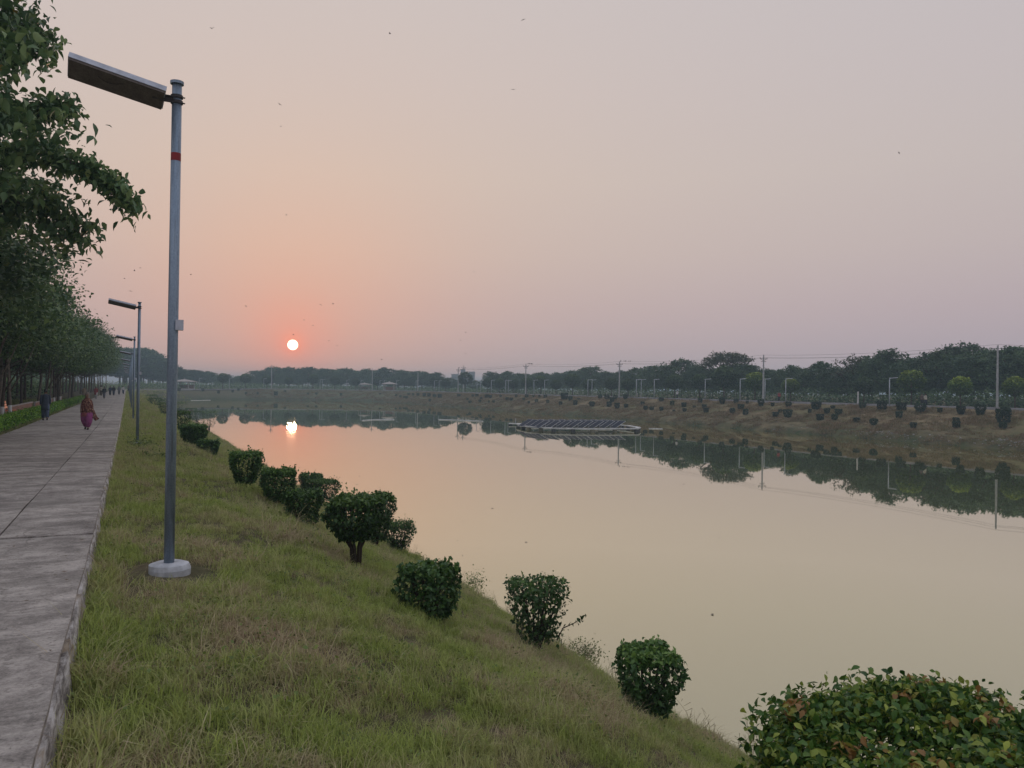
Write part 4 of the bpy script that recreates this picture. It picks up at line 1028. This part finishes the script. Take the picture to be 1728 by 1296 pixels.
def scatter(name, pts, rots, scl, idx, objs, label, cat, kind='stuff'):
    me = bpy.data.meshes.new(name); me.vertices.add(len(pts)); me.vertices.foreach_set('co', np.asarray(pts, np.float32).ravel())
    a = me.attributes.new('rotv', 'FLOAT_VECTOR', 'POINT'); a.data.foreach_set('vector', np.asarray(rots, np.float32).ravel())
    a = me.attributes.new('sclv', 'FLOAT', 'POINT'); a.data.foreach_set('value', np.asarray(scl, np.float32))
    a = me.attributes.new('idxv', 'INT', 'POINT'); a.data.foreach_set('value', np.asarray(idx, np.int32)); me.update()
    o = link(name, me); tag(o, label, cat, kind=kind)
    g = bpy.data.node_groups.new(name + '_nodes', 'GeometryNodeTree')
    g.interface.new_socket('Geometry', in_out='INPUT', socket_type='NodeSocketGeometry'); g.interface.new_socket('Geometry', in_out='OUTPUT', socket_type='NodeSocketGeometry')
    def n_(t): return g.nodes.new(t)
    gi, go = n_('NodeGroupInput'), n_('NodeGroupOutput'); m2p = n_('GeometryNodeMeshToPoints'); iop = n_('GeometryNodeInstanceOnPoints'); g2i = n_('GeometryNodeGeometryToInstance')
    L = g.links.new
    for ob in reversed(objs):
        oi = n_('GeometryNodeObjectInfo'); oi.inputs['Object'].default_value = ob; oi.inputs['As Instance'].default_value = True
        L(oi.outputs['Geometry'], g2i.inputs[0])
    na = {}
    for nm, ty in (('rotv', 'FLOAT_VECTOR'), ('sclv', 'FLOAT'), ('idxv', 'INT')):
        x = n_('GeometryNodeInputNamedAttribute'); x.data_type = ty; x.inputs['Name'].default_value = nm; na[nm] = x.outputs['Attribute']
    L(gi.outputs[0], m2p.inputs[0]); L(m2p.outputs[0], iop.inputs['Points']); L(g2i.outputs[0], iop.inputs['Instance'])
    iop.inputs['Pick Instance'].default_value = True; L(na['idxv'], iop.inputs['Instance Index'])
    e2r = n_('FunctionNodeEulerToRotation'); L(na['rotv'], e2r.inputs[0]); L(e2r.outputs[0], iop.inputs['Rotation']); L(na['sclv'], iop.inputs['Scale'])
    L(iop.outputs[0], go.inputs[0])
    md = o.modifiers.new('grass', 'NODES'); md.node_group = g
    return o
def bank_grass():
    pts, rots, scl, idx = [], [], [], []
    rr = random.Random(5)
    def band(ya, yb, dens, sc_, oa=.1, ob=8.44):
        n = int((yb - ya) * (ob - oa) * dens)
        for _ in range(n):
            y = rr.uniform(ya, yb); s_ = rr.uniform(oa, ob); x = X0 - s_
            if y > 254: x, y = P(y + 30, s_)
            v1 = nz(x, y, 1.7, 20); v2 = nz(x, y, .6, 30)
            if v1 + .6 * v2 < -.42 and rr.random() < .5: continue
            if (x - p1.x) ** 2 + (y - p1.y) ** 2 < .30 or (abs(x - p1.x - .0) < .5 and -.9 < y - p1.y < 0 and rr.random() < .6): continue
            tall = .62 + .72 * max(0, v1 + .25) + .45 * v2 + .3 * max(0, nz(x, y, .35, 60))
            if s_ > 8.1: tall = max(tall, 1.0)
            pts.append((x, y, ground(x, y, s_))); rots.append((rr.gauss(0, .16), rr.gauss(0, .16), rr.uniform(0, 6.28))); scl.append(max(.35, tall * sc_ * rr.uniform(.7, 1.25)))
            q = rr.random(); dry = v1 - .4 * nz(x, y, 3.1, 44) > .12
            if dry: idx.append(2 if q < .55 else 3 if q < .62 else 0 if q < .97 else 4)
            else: idx.append(0 if q < .46 else 1 if q < .78 else 2 if q < .95 else 4)
    band(2.2, 9, 190, .85); band(9, 16, 110, 1.0); band(16, 28, 50, 1.25); band(28, 55, 26, 1.4); band(55, 110, 14, 1.7); band(110, 282, 3.5, 2.4)
    band(-6, 2.2, 20, 1.2)
    scatter('grass', pts, rots, scl, idx, [T_G1, T_G2, T_G3, T_G4, T_G5], 'mixed green and straw-coloured grass covering the near bank', 'grass')
bank_grass()
def far_grass():
    pts, rots, scl, idx = [], [], [], []; rr = random.Random(8)
    for _ in range(32000):
        u_ = rr.uniform(332, 713); s_ = rr.uniform(.1, 14.5); x, y = P(u_, s_)
        if (Vector((x, y, 0)).normalized()).dot(fwd) < .8: continue
        if nz(x, y, 4, 2) < -.3: continue
        pts.append((x, y, ground(x, y, s_))); rots.append((rr.gauss(0, .15), rr.gauss(0, .15), rr.uniform(0, 6.28))); scl.append(rr.uniform(.5, 1.1) * (.9 + .8 * nz(x, y, 3, 7))); idx.append(rr.randint(0, 1))
    scatter('dry_grass', pts, rots, scl, idx, [T_F, T_F2], 'dry brownish grass covering the far bank', 'grass')
far_grass()
def left_grass():
    pts, rots, scl, idx = [], [], [], []; rr = random.Random(9)
    for _ in range(9000):
        y = rr.uniform(12, 110); s_ = rr.uniform(12.5, 22); x = X0 - s_
        pts.append((x, y, ground(x, y, s_))); rots.append((rr.gauss(0, .2), rr.gauss(0, .2), rr.uniform(0, 6.28))); scl.append(rr.uniform(1.2, 2.4)); idx.append(rr.randint(0, 2))
    scatter('verge_grass', pts, rots, scl, idx, [T_G1, T_G3, T_G5], 'patchy shaded grass under the trees left of the walkway', 'grass')
left_grass()
# dark weed clumps, tall stalks at the water edge
def weed_clump(px_, py_, r_, h_, n, label, ls=.05, mat=M_WEED):
    p = hit(px_, py_); rs = np.random.default_rng(int(px_ * 7 + py_))
    pp = rs.normal(0, 1, (n, 3)) * np.array([r_ * .5, r_ * .5, h_ * .4]); pp[:, 2] = np.abs(pp[:, 2]); V, fc, ti = leaves(pp, np.full(n, ls), LEAF4, 0, rs=rs)
    return tag(link('weed_clump', mesh_np('weed_clump', V, fc, mat, attrs={'tint': ti}), None, tuple(p)), label, 'weeds')
weed_clump(235, 753, .55, .35, 500, 'dark weed clump around the foot of the second lamp post', .09)
weed_clump(268, 772, .5, .2, 350, 'dark weed patch in the grass left of the nearest lamp pole', .08)
weed_clump(985, 1105, .35, .3, 500, 'creeping dark weeds below the see-through bush')
weed_clump(930, 1085, .3, .35, 400, 'weeds at the foot of the see-through bush')
weed_clump(800, 985, .3, .4, 300, 'bright weeds on the shoulder behind the squat dark bush')
def stalks():
    rs = random.Random(4); mb = MB()
    spots = [(1150 + rs.uniform(-30, 150), 0) for _ in range(80)]
    for _ in range(150):
        y = rs.uniform(6.5, 60) if rs.random() < .6 else rs.uniform(6.5, 16); s_ = rs.uniform(.05, .8); x = X0 - s_; z = ground(x, y, s_); h_ = rs.uniform(.2, .55)
        a, b = rs.gauss(0, .1), rs.gauss(0, .1); mb.tube([(x, y, z), (x + a * .5, y + b * .5, z + h_ * .6), (x + a * 1.5, y + b * 1.5, z + h_)], [.004, .003, .002], 3, cap=False)
        for q in range(4):
            t = .45 + .15 * q; c_, d_ = rs.gauss(0, .05), rs.gauss(0, .05); mb.tube([(x + a * t, y + b * t, z + h_ * t), (x + a * t + c_, y + b * t + d_, z + h_ * t + .07)], [.002, .004], 3, cap=False)
    tag(mb.build('dry_stalks', M_STRAW), 'thin dry stalks standing along the near water edge', 'weeds', kind='stuff')
stalks()
# grass creeping over the kerb, leaf litter on the slabs, specks on the water
def kerb_grass():
    pts, rots, scl, idx = [], [], [], []; rr = random.Random(14)
    for _ in range(1500):
        y = rr.uniform(2.6, 40); x = X0 - 8.42 - rr.uniform(-.10, .03)
        if nz(x, y, 1.1, 70) < -.15: continue
        pts.append((x, y, ground(x, y, 8.4))); rots.append((rr.gauss(0, .2), rr.gauss(-.12, .2), rr.uniform(0, 6.28))); scl.append(rr.uniform(.8, 1.5)); idx.append(rr.choice([0, 1, 1, 2, 3]))
    scatter('kerb_grass', pts, rots, scl, idx, [T_G1, T_G2, T_G3, T_G4], 'longer grass growing against the kerb wall', 'grass')
kerb_grass()
rs = np.random.default_rng(61); C = []
for _ in range(110):
    y = rs.uniform(3, 30) ** 1.0; o_ = E0 + rs.uniform(0, 1) ** 2.2 * 3.8; C.append((X0 - o_, y, path_z(y) + .006))
V, fc, ti = leaves(np.array(C), np.full(len(C), .05), LEAF4, 0, rs=rs); V[:, 2] = np.repeat(np.array(C)[:, 2], 5) + np.abs(V[:, 2] - np.repeat(np.array(C)[:, 2], 5)) * .25
tag(link('leaf_litter', mesh_np('leaf_litter', V, fc, simple('dead_leaf', (.13, .085, .045), .9), attrs={'tint': ti})), 'small dead leaves lying on the walkway slabs', kind='stuff')
C = np.array([(rs.uniform(10, 70), rs.uniform(8, 120), WZ + .012) for _ in range(90)]); V, fc, ti = leaves(C, np.full(90, .16), LEAF2, 0, rs=rs); V[:, 2] = WZ + .01 + np.abs(V[:, 2] - WZ) * .15
tag(link('floating_debris', mesh_np('floating_debris', V, fc, simple('wet_leaf', (.05, .045, .03), .7), attrs={'tint': ti})), 'tiny dark specks floating on the pond', kind='stuff')
# rubble along the right shore
mb = MB(); rs = random.Random(12)
for _ in range(150):
    x, y = at_offset(rs.choice([rs.uniform(1300, 1728), rs.gauss(1520, 40), rs.gauss(1715, 15)]), max(.1, rs.gauss(1.0, .5))); z = ground(x, y); s_ = rs.uniform(.05, .15)
    mb.box((x, y, z + s_ * .3), (s_ * 1.5, s_, s_ * .7), Matrix.Rotation(rs.uniform(0, 3), 3, 'Z') @ Matrix.Rotation(rs.uniform(-.4, .4), 3, 'X'))
tag(mb.build('rubble', M_STONE), 'pale rubble scattered along the right-hand far waterline', 'rubble', kind='stuff')

# ------------------------------------------------------------------ floating solar array
def wxy(px_, py_):
    d = ray(px_, py_); k_ = (WZ - CAMZ) / d.z; return Vector((d.x * k_, d.y * k_, WZ))
def solar_raft():
    c = wxy(975, 723.5)
    r = empty('floating_solar_array', tuple(c), -YAW, 'long floating raft carrying rows of tilted dark solar panels mid pond', 'solar array')
    Rz = Matrix.Rotation(YAW, 3, 'Z')
    def lp(px_, py_): q = Rz @ (wxy(px_, py_) - c); return q
    ring = [lp(875, 720.5), lp(892, 725), lp(934, 728), (lp(1000, 729.2)), lp(1074, 728.6), lp(1078, 726.5), lp(1060, 723.2), lp(1040, 721.6), lp(960, 719), lp(890, 718.6)]
    for k_ in range(len(ring)):
        a, b = ring[k_], ring[(k_ + 1) % len(ring)]; L = (b - a).length; ang = math.atan2(b.y - a.y, b.x - a.x); m_ = (a + b) / 2
        MB().box((m_.x, m_.y, .40), (L + .2, .55, .14), Matrix.Rotation(ang, 3, 'Z')).build('walkway', M_PONT, r)
        for t in (.0, .5) if L > 2.5 else (0,):
            q = a.lerp(b, t); MB().rings([(q.x, q.y, -.25, .3, .3), (q.x, q.y, .33, .3, .3)], 10).build('float', M_PONTD if k_ % 2 else M_DARK, r)
    # rows of panels running obliquely away to the back left
    me_p = MB().box((0, 0, 0), (1.9, 1.36, .03)).mesh('panel', M_PANEL)
    mb = MB()
    for a, b, c_, d_ in ((0, .69, 1.94, .025), (0, -.69, 1.94, .025), (.96, 0, .03, 1.4), (-.96, 0, .03, 1.4)): mb.box((a, b, .0), (c_, d_, .05))
    me_f = mb.mesh('frame', M_FRAME)
    for row in range(8):
        fr = lp(912 + row * 18.5, 726.8)
        for k_ in range(4):
            pos = Vector((fr.x - k_ * 1.45 * .47 + .15, fr.y + .9 + k_ * 1.45 * .88, .80))
            p_ = empty('panel_mount', tuple(pos)); p_.parent = r
            rot = (.0, -.50, math.radians(28))
            # tilted table facing left toward the viewer
            for nm, m_ in (('panel', me_p), ('panel_frame', me_f)):
                o_ = link(nm, m_, p_); o_.rotation_euler = rot
            o_.location = (0, 0, -.012)
            MB().tube([(.5, .1, -.45), (.6, .2, .2)], .03, 4).build('prop', M_FRAME, p_)
    mb = MB()
    for row in range(8):
        fr = lp(912 + row * 18.5, 726.8); mb.tube([(fr.x + .6, fr.y + .5, .42), (fr.x - 1.7, fr.y + 5.4, .42)], .06, 4)
    mb.build('deck_rails', M_PONT, r)
solar_raft()
c = wxy(870, 717.5)
r = empty('small_float', tuple(c), -YAW, 'small white raft floating left of the solar array', 'raft')
MB().box((0, 0, .22), (2.0, 1.1, .12)).build('deck', M_PONT, r)
for sx in (-.8, .8): MB().rings([(sx, 0, -.2, .28, .4), (sx, 0, .17, .28, .4)], 10).build('float', M_DARK, r)
MB().tube([(0, 0, .2), (0, 0, 1.0)], .03, 5).build('mast', M_FRAME, r)
def boom(pts_, rad, label):
    pp = [wxy(*q) + Vector((0, 0, .03)) for q in pts_]; tag(MB().tube(pp, rad, 5).build('floating_boom', M_PONT), label, 'pipe', 'floating pipes on the pond')
boom([(611, 710), (630, 708.6), (665, 708.2)], .10, 'thin pale floating pipe below the pale-roofed pavilion')
boom([(740, 708.5), (773, 709.5), (815, 711.5)], .10, 'thin pale floating pipe left of the small raft')
boom([(1095, 723.5), (1118, 724)], .07, 'short pale pipe just right of the solar array')
boom([(322, 676), (355, 675.5)], .10, 'faint pale streak of pipe at the far left end of the pond')
c = wxy(375, 674); r = empty('float_raft', tuple(c), -YAW, 'small white rectangular float frame at the far left end of the pond', 'float')
for yy_ in (-.9, .9): MB().box((0, yy_, .35), (2.2, .14, .12)).build('rail', M_WHITE, r)
for xx_ in (-1, 1): MB().box((xx_, 0, .2), (.14, 1.66, .12)).build('crossbar', M_WHITE, r); MB().rings([(xx_, 0, -.2, .22, .3), (xx_, 0, .13, .22, .3)], 8).build('float', M_DARK, r)

# ------------------------------------------------------------------ people
def skin_body(name, joints, edges, mat):
    me = bpy.data.meshes.new(name); me.from_pydata([j[0] for j in joints], edges, []); o = bpy.data.objects.new(name, me); COL.objects.link(o)
    me.materials.append(mat); md = o.modifiers.new('skin', 'SKIN'); md.use_smooth_shade = True
    for i_, j in enumerate(joints):
        sv = me.skin_vertices[0].data[i_]; rr_ = j[1]; sv.radius = rr_ if isinstance(rr_, tuple) else (rr_, rr_); sv.use_root = (i_ == 0)
    o.modifiers.new('sub', 'SUBSURF').levels = 1; o.modifiers['sub'].render_levels = 1
    dg = bpy.context.evaluated_depsgraph_get(); m2 = bpy.data.meshes.new_from_object(o.evaluated_get(dg)); bpy.data.objects.remove(o); m2.name = name
    return m2
def person_body():
    # facing -y, mid stride
    J = [((0, 0, .93), (.13, .10)), ((0, 0, 1.15), (.14, .09)), ((0, 0, 1.36), (.15, .095)), ((0, -.01, 1.46), .055), ((0, -.015, 1.54), .075), ((0, -.02, 1.63), (.078, .092)), ((0, -.015, 1.70), .05),
         ((.17, 0, 1.38), .052), ((.22, .06, 1.12), .04), ((.22, .0, .88), .032), ((.22, -.03, .80), (.03, .018)),
         ((-.17, 0, 1.38), .052), ((-.22, -.03, 1.12), .04), ((-.22, -.16, .90), .032), ((-.22, -.20, .83), (.03, .018)),
         ((.09, 0, .86), .088), ((.09, -.10, .48), .058), ((.09, -.16, .10), .038), ((.09, -.28, .03), (.035, .025)),
         ((-.09, 0, .86), .088), ((-.09, .06, .48), .058), ((-.09, .24, .13), .038), ((-.09, .16, .03), (.035, .025))]
    E = [(0, 1), (1, 2), (2, 3), (3, 4), (4, 5), (5, 6), (2, 7), (7, 8), (8, 9), (9, 10), (2, 11), (11, 12), (12, 13), (13, 14), (0, 15), (15, 16), (16, 17), (17, 18), (0, 19), (19, 20), (20, 21), (21, 22)]
    return skin_body('body', J, E, M_SKIN)
BODY = person_body()
def face_meshes():
    d = MB().rings([(0, -.118, 1.575, .012, .02), (0, -.125, 1.59, .014, .018), (0, -.105, 1.63, .008, .012)], 8)
    return d.mesh('nose', M_SKIN, True)
NOSE = face_meshes()
EYES = MB().box((-.03, -.108, 1.635), (.022, .012, .01)).box((.03, -.108, 1.635), (.022, .012, .01)).mesh('eyes', M_HAIR)
MOUTH = MB().box((0, -.108, 1.553), (.04, .012, .01)).mesh('mouth', simple('lips', (.25, .08, .07), .5))
def sleeves(mb, flare=1.0):
    for s_, pts_ in ((1, [(.14, 0, 1.41), (.185, .01, 1.36), (.225, .06, 1.12), (.225, .0, .90)]), (-1, [(-.14, 0, 1.41), (-.185, 0, 1.36), (-.225, -.03, 1.12), (-.225, -.15, .92)])):
        mb.tube(pts_, [.06, .068, .056 * flare, .052 * flare], 9)
def legs_cloth(mb, k_=1.0):
    mb.tube([(.09, 0, .92), (.09, -.05, .7), (.09, -.10, .48), (.09, -.15, .14)], [.11, .105 * k_, .09 * k_, .075 * k_], 10)
    mb.tube([(-.09, 0, .92), (-.09, .03, .7), (-.09, .06, .48), (-.09, .22, .17)], [.11, .105 * k_, .09 * k_, .075 * k_], 10)
def kurta_mesh(hem=.55):
    mb = MB().rings([(0, 0, hem, .21, .20), (0, 0, hem + .2, .205, .17), (0, 0, 1.0, .185, .13), (0, 0, 1.2, .185, .125), (0, 0, 1.35, .19, .12), (0, 0, 1.42, .14, .09), (0, 0, 1.47, .07, .065)], 16)
    sleeves(mb); return mb
K_LONG = kurta_mesh(.56).mesh('kurta', None, True); K_SHORT = kurta_mesh(.86).mesh('shirt', None, True)
mb = MB(); legs_cloth(mb, 1.15); TROU = mb.mesh('trousers', None, True)
HAIR = MB().rings([(0, .02, 1.56, .07, .07), (0, .015, 1.63, .09, .10), (0, .005, 1.70, .082, .095), (0, 0, 1.745, .045, .05), (0, 0, 1.755, .01, .01)], 12).mesh('hair', M_HAIR, True)
SHOES = []
for pts_ in (((.09, -.13, .05), (.09, -.20, .035), (.09, -.32, .03)), ((-.09, .26, .10), (-.09, .21, .06), (-.09, .12, .03))):
    SHOES.append(MB().tube(pts_, [.045, .048, .035], 8).mesh('shoe', M_SHOE, True))
def cm(me, mat): m_ = me.copy(); m_.materials.clear(); m_.materials.append(mat); return m_
def patterned():
    a = MN('patterned_shawl'); v = a.n('ShaderNodeTexCoord').outputs['Object']
    n1 = a.noise(v, 22, 3); cc = a.rampn(n1, [(.38, (.07, .03, .024)), (.48, (.19, .06, .05)), (.58, (.42, .28, .17))], 'CONSTANT'); return a.done(a.princ(cc, .85, .2))
M_SHAWL = patterned()
def person(x, y, face, h, label, top, bottom, long_=True, head='hair', group='people walking on the path'):
    r = empty('person', (x, y, path_z(y) + .0 if x < 5 else ground(x, y) + .1), face, label, 'person', group); r.scale = (h / 1.755,) * 3
    link('body', BODY, r); link('nose', NOSE, r); link('eyes', EYES, r); link('mouth', MOUTH, r)
    link('kurta' if long_ else 'shirt', cm(K_LONG if long_ else K_SHORT, top), r); link('trousers', cm(TROU, bottom), r)
    if head == 'hair': link('hair', HAIR, r)
    for s_ in SHOES: link('shoe', s_, r)
    return r
M_BLUE = simple('slate_blue_cloth', (.055, .072, .10), .85, var=.2); M_BLUE2 = simple('trouser_blue_cloth', (.085, .115, .18), .85, var=.2)
M_PURP = simple('purple_cloth', (.30, .07, .20), .8, var=.3); M_PINKB = simple('dusty_rose_cloth', (.38, .11, .12), .8, var=.3); M_TAUPE = simple('taupe_scarf', (.24, .20, .17), .85)
p = hit(76, 716.5)
person(p.x, p.y, PI + .1, 1.70, 'man in dark slate-blue kurta and lighter blue trousers walking away by the hedge', M_BLUE, M_BLUE2)
# the woman with the shawl
p = hit(146, 734); r = empty('person', (p.x, p.y, path_z(p.y)), -.15, 'woman in brown patterned shawl and purple baggy trousers walking toward the viewer', 'person', 'people walking on the path'); r.scale = (.92,) * 3
for nm, m_ in (('body', BODY), ('nose', NOSE), ('eyes', EYES), ('mouth', MOUTH)): link(nm, m_, r)
for s_ in SHOES: link('shoe', s_, r)
mb = MB(); mb.tube([(.10, 0, .95), (.11, -.05, .7), (.11, -.12, .42), (.09, -.16, .12)], [.14, .17, .16, .085], 12); mb.tube([(-.10, 0, .95), (-.11, .03, .7), (-.11, .08, .42), (-.09, .22, .15)], [.14, .17, .16, .085], 12)
mb.build('trousers', M_PURP, r, smooth=True)
MB().rings([(0, 0, .62, .25, .22), (0, 0, .8, .24, .19), (0, 0, 1.0, .21, .15), (0, 0, 1.25, .19, .13), (0, 0, 1.4, .12, .1)], 16).build('kameez', M_PINKB, r, smooth=True)
mb = MB().rings([(.01, -.01, .80, .29, .20), (0, -.01, .95, .285, .20), (0, -.01, 1.15, .27, .185), (0, 0, 1.32, .235, .165), (0, 0, 1.42, .16, .13), (0, 0, 1.50, .09, .10)], 18, cap=False)
mb.add([(.20, -.12, 1.05), (.28, .05, .95), (.40, .08, .62), (.52, .02, .52), (.36, -.10, .42), (.24, -.14, .60), (.22, .0, 1.0), (.30, .10, .9), (.42, .12, .6), (.53, .05, .5), (.37, -.06, .40), (.25, -.10, .58)],
       [(0, 1, 2, 5), (5, 2, 3, 4), (6, 11, 8, 7), (11, 10, 9, 8), (0, 5, 11, 6), (4, 3, 9, 10), (1, 7, 8, 2), (2, 8, 9, 3), (5, 4, 10, 11)])
mb.build('shawl', M_SHAWL, r, smooth=True)
MB().rings([(0, .03, 1.45, .12, .11), (0, .03, 1.55, .10, .09), (0, .028, 1.64, .103, .10), (0, .015, 1.72, .09, .095), (0, .0, 1.765, .05, .055), (0, 0, 1.775, .01, .01)], 14).build('headscarf', M_TAUPE, r, smooth=True)
cl = {n_: simple(n_ + '_cloth', c_, .85, var=.2) for n_, c_ in dict(khaki=(.25, .19, .12), white=(.5, .48, .46), black=(.025, .025, .03), red=(.28, .05, .05), grey=(.16, .16, .18), navy=(.04, .05, .09), cream=(.4, .36, .28), brown=(.12, .08, .06)).items()}
walkers = [(142, 100, 'khaki', 'brown', PI, 'walker in khaki top close to the hedge, behind the woman'), (162, 105, 'red', 'white', 0, 'distant walker in red top and white trousers left of the walkway'),
           (176, 108, 'black', 'grey', PI, 'distant walker dressed in black'), (186, 132, 'navy', 'black', 0, 'distant walker in navy, left of the close pair'), (192, 132, 'black', 'navy', PI, 'distant walker in dark clothes, right of the close pair'),
           (201, 142, 'grey', 'black', 0, 'distant walker in grey near the middle of the group'), (208, 150, 'white', 'navy', 0, 'distant walker in pale top at the right of the group'), (217, 190, 'brown', 'black', PI, 'farthest tiny walker near the lamp poles'),
           (171, 128, 'cream', 'brown', PI, 'distant walker in cream half hidden by the walker in black')]
for px_, D, tp_, bt, fc_, lb in walkers:
    x, y = at_depth(px_, D); person(x, y, fc_ + random.uniform(-.3, .3), random.uniform(1.62, 1.74), lb, cl[tp_], cl[bt], tp_ in ('khaki', 'red', 'grey'))
for px_, tp_, lb in [(1143, 'white', 'tiny person in white on the far promenade between the lamps'), (1315, 'red', 'tiny person in red beside the small yellow-green tree'), (1556, 'brown', 'left one of two tiny people under the wide round tree'), (1562, 'cream', 'right one of two tiny people under the wide round tree')]:
    x, y = at_offset(px_, 17.5); r = person(x, y, -YAW + random.uniform(-1, 1), 1.7, lb, cl[tp_], cl['black'], False, group='people on the far promenade'); r.location.z = .03

# ------------------------------------------------------------------ birds
def bird_mesh(k_):
    mb = MB().rings([(0, 0, -.16, .008, .008), (0, 0, -.06, .035, .03), (0, 0, .06, .035, .03), (0, 0, .14, .02, .018), (0, 0, .19, .004, .004)], 6)
    mb.v = [(a, c_, b) for a, b, c_ in mb.v]
    up_ = [.12, .02, -.05][k_]
    for s_ in (-1, 1):
        mb.add([(.02 * s_, .06, .01), (.02 * s_, -.05, .01), (.18 * s_, -.03, up_ + .03), (.18 * s_, .07, up_ + .03), (.36 * s_, -.03, up_ * .6), (.02 * s_, .06, .0), (.02 * s_, -.05, .0), (.18 * s_, -.03, up_ + .02), (.18 * s_, .07, up_ + .02)],
               [(0, 1, 2, 3), (3, 2, 4), (8, 7, 6, 5), (4, 7, 8), (3, 4, 8), (2, 7, 4), (0, 3, 8, 5), (1, 6, 7, 2)])
    return mb.mesh('bird', M_BIRD)
bm_ = [bird_mesh(k_) for k_ in range(3)]
birds = [(358, 48, 70, ''), (866, 151, 75, 'high over the middle of the pond'), (883, 33, 90, ''), (658, 57, 90, ''), (472, 176, 80, ''), (474, 213, 80, ''), (483, 363, 80, ''), (800, 459, 75, 'alone above the pond centre'), (541, 514, 60, ''), (562, 513, 66, ''),
         (513, 540, 70, ''), (528, 549, 70, ''), (495, 565, 75, 'just above the sun'), (555, 575, 80, ''), (569, 583, 62, ''), (644, 607, 80, ''), (786, 561, 75, ''), (777, 574, 80, ''), (785, 597, 85, ''), (171, 270, 30, 'between the tree branch and the lamp post'),
         (220, 491, 45, ''), (227, 457, 45, ''), (210, 470, 50, ''), (322, 463, 60, ''), (415, 517, 75, ''), (1517, 258, 90, ''), (237, 452, 55, '')]
for q, (px_, py_, D, lb) in enumerate(birds):
    D = min(D, 15.0 / max(.05, (650 - py_) / F)) if py_ < 640 else D; bs_ = (.35 + .45 * D / 75) * .6
    o_ = link('bird', bm_[q % 3], None, tuple(wpt(px_, py_, D))); o_.rotation_euler = (random.uniform(-.2, .2), random.uniform(-.5, .5), random.uniform(0, 6.28)); o_.scale = (bs_,) * 3
    tag(o_, 'tiny black bird flying ' + lb if lb else 'tiny dark bird gliding in the open sky', 'bird', 'birds in the sky')
perch = MB().rings([(0, 0, 0, .03, .03), (0, 0, .08, .07, .06), (0, .0, .18, .055, .05), (0, -.03, .27, .035, .04), (0, -.04, .31, .01, .01)], 7).mesh('perched_bird', M_BIRD)
for (ax, ay, az), n_, lb in ((eptop[1], 12, 'small bird perched on the wire by the pole left of the solar array'), (eptop[2], 9, 'small bird perched on the wire by the pole right of the solar array'), (eptop[0], 4, 'small bird perched on the wire by the close pair of poles')):
    j_ = eptop.index((ax, ay, az)); nx_ = eptop[j_ + 1]
    for q in range(n_):
        t = random.uniform(.004, .10) if j_ else random.uniform(.0, .03)
        o_ = link('perched_bird', perch, None, (ax + (nx_[0] - ax) * t, ay + (nx_[1] - ay) * t, az + (nx_[2] - az) * t + .5 - 1.8 * t * (1 - t)))
        o_.scale = (1.0,) * 3; tag(o_, lb, 'bird', 'birds perched on the wires')

# ------------------------------------------------------------------ labels: look-alikes beside one landmark are told apart from left to right
byl = {}
for o in COL.objects:
    if o.parent is None and o.get('label') and o.name.split('.')[0] in ('belt_tree', 'bank_bush', 'round_tree', 'promenade_lamp', 'grove_tree'): byl.setdefault(o['label'], []).append(o)
for lb, os2 in byl.items():
    pass
    if 1 < len(os2) <= 20 and 'grove' not in lb:
        os2.sort(key=lambda o: o.location.dot(right) / max(1, o.location.dot(fwd)))
        for q, o in enumerate(os2): o['label'] = lb + ', ' + (['left one', 'right one'][q] if len(os2) == 2 else ORD[q] + ' from left')
        if len(os2[0]['label'].split()) > 16: print('LONG2', os2[0]['label'])
# ------------------------------------------------------------------ haze
a = MN('haze_air'); pv = a.n('ShaderNodeVolumePrincipled'); pv.inputs['Density'].default_value = .0009; pv.inputs['Color'].default_value = (.66, .86, 1.0, 1)
pv.inputs['Anisotropy'].default_value = .05
a.l(pv.outputs[0], a.out.inputs['Volume'])
hb = MB().box((0, 0, 7.3), (5400, 5400, 28.6)); ho = hb.build('haze', a.m); tag(ho, 'thin evening haze over the whole pond', kind='stuff')
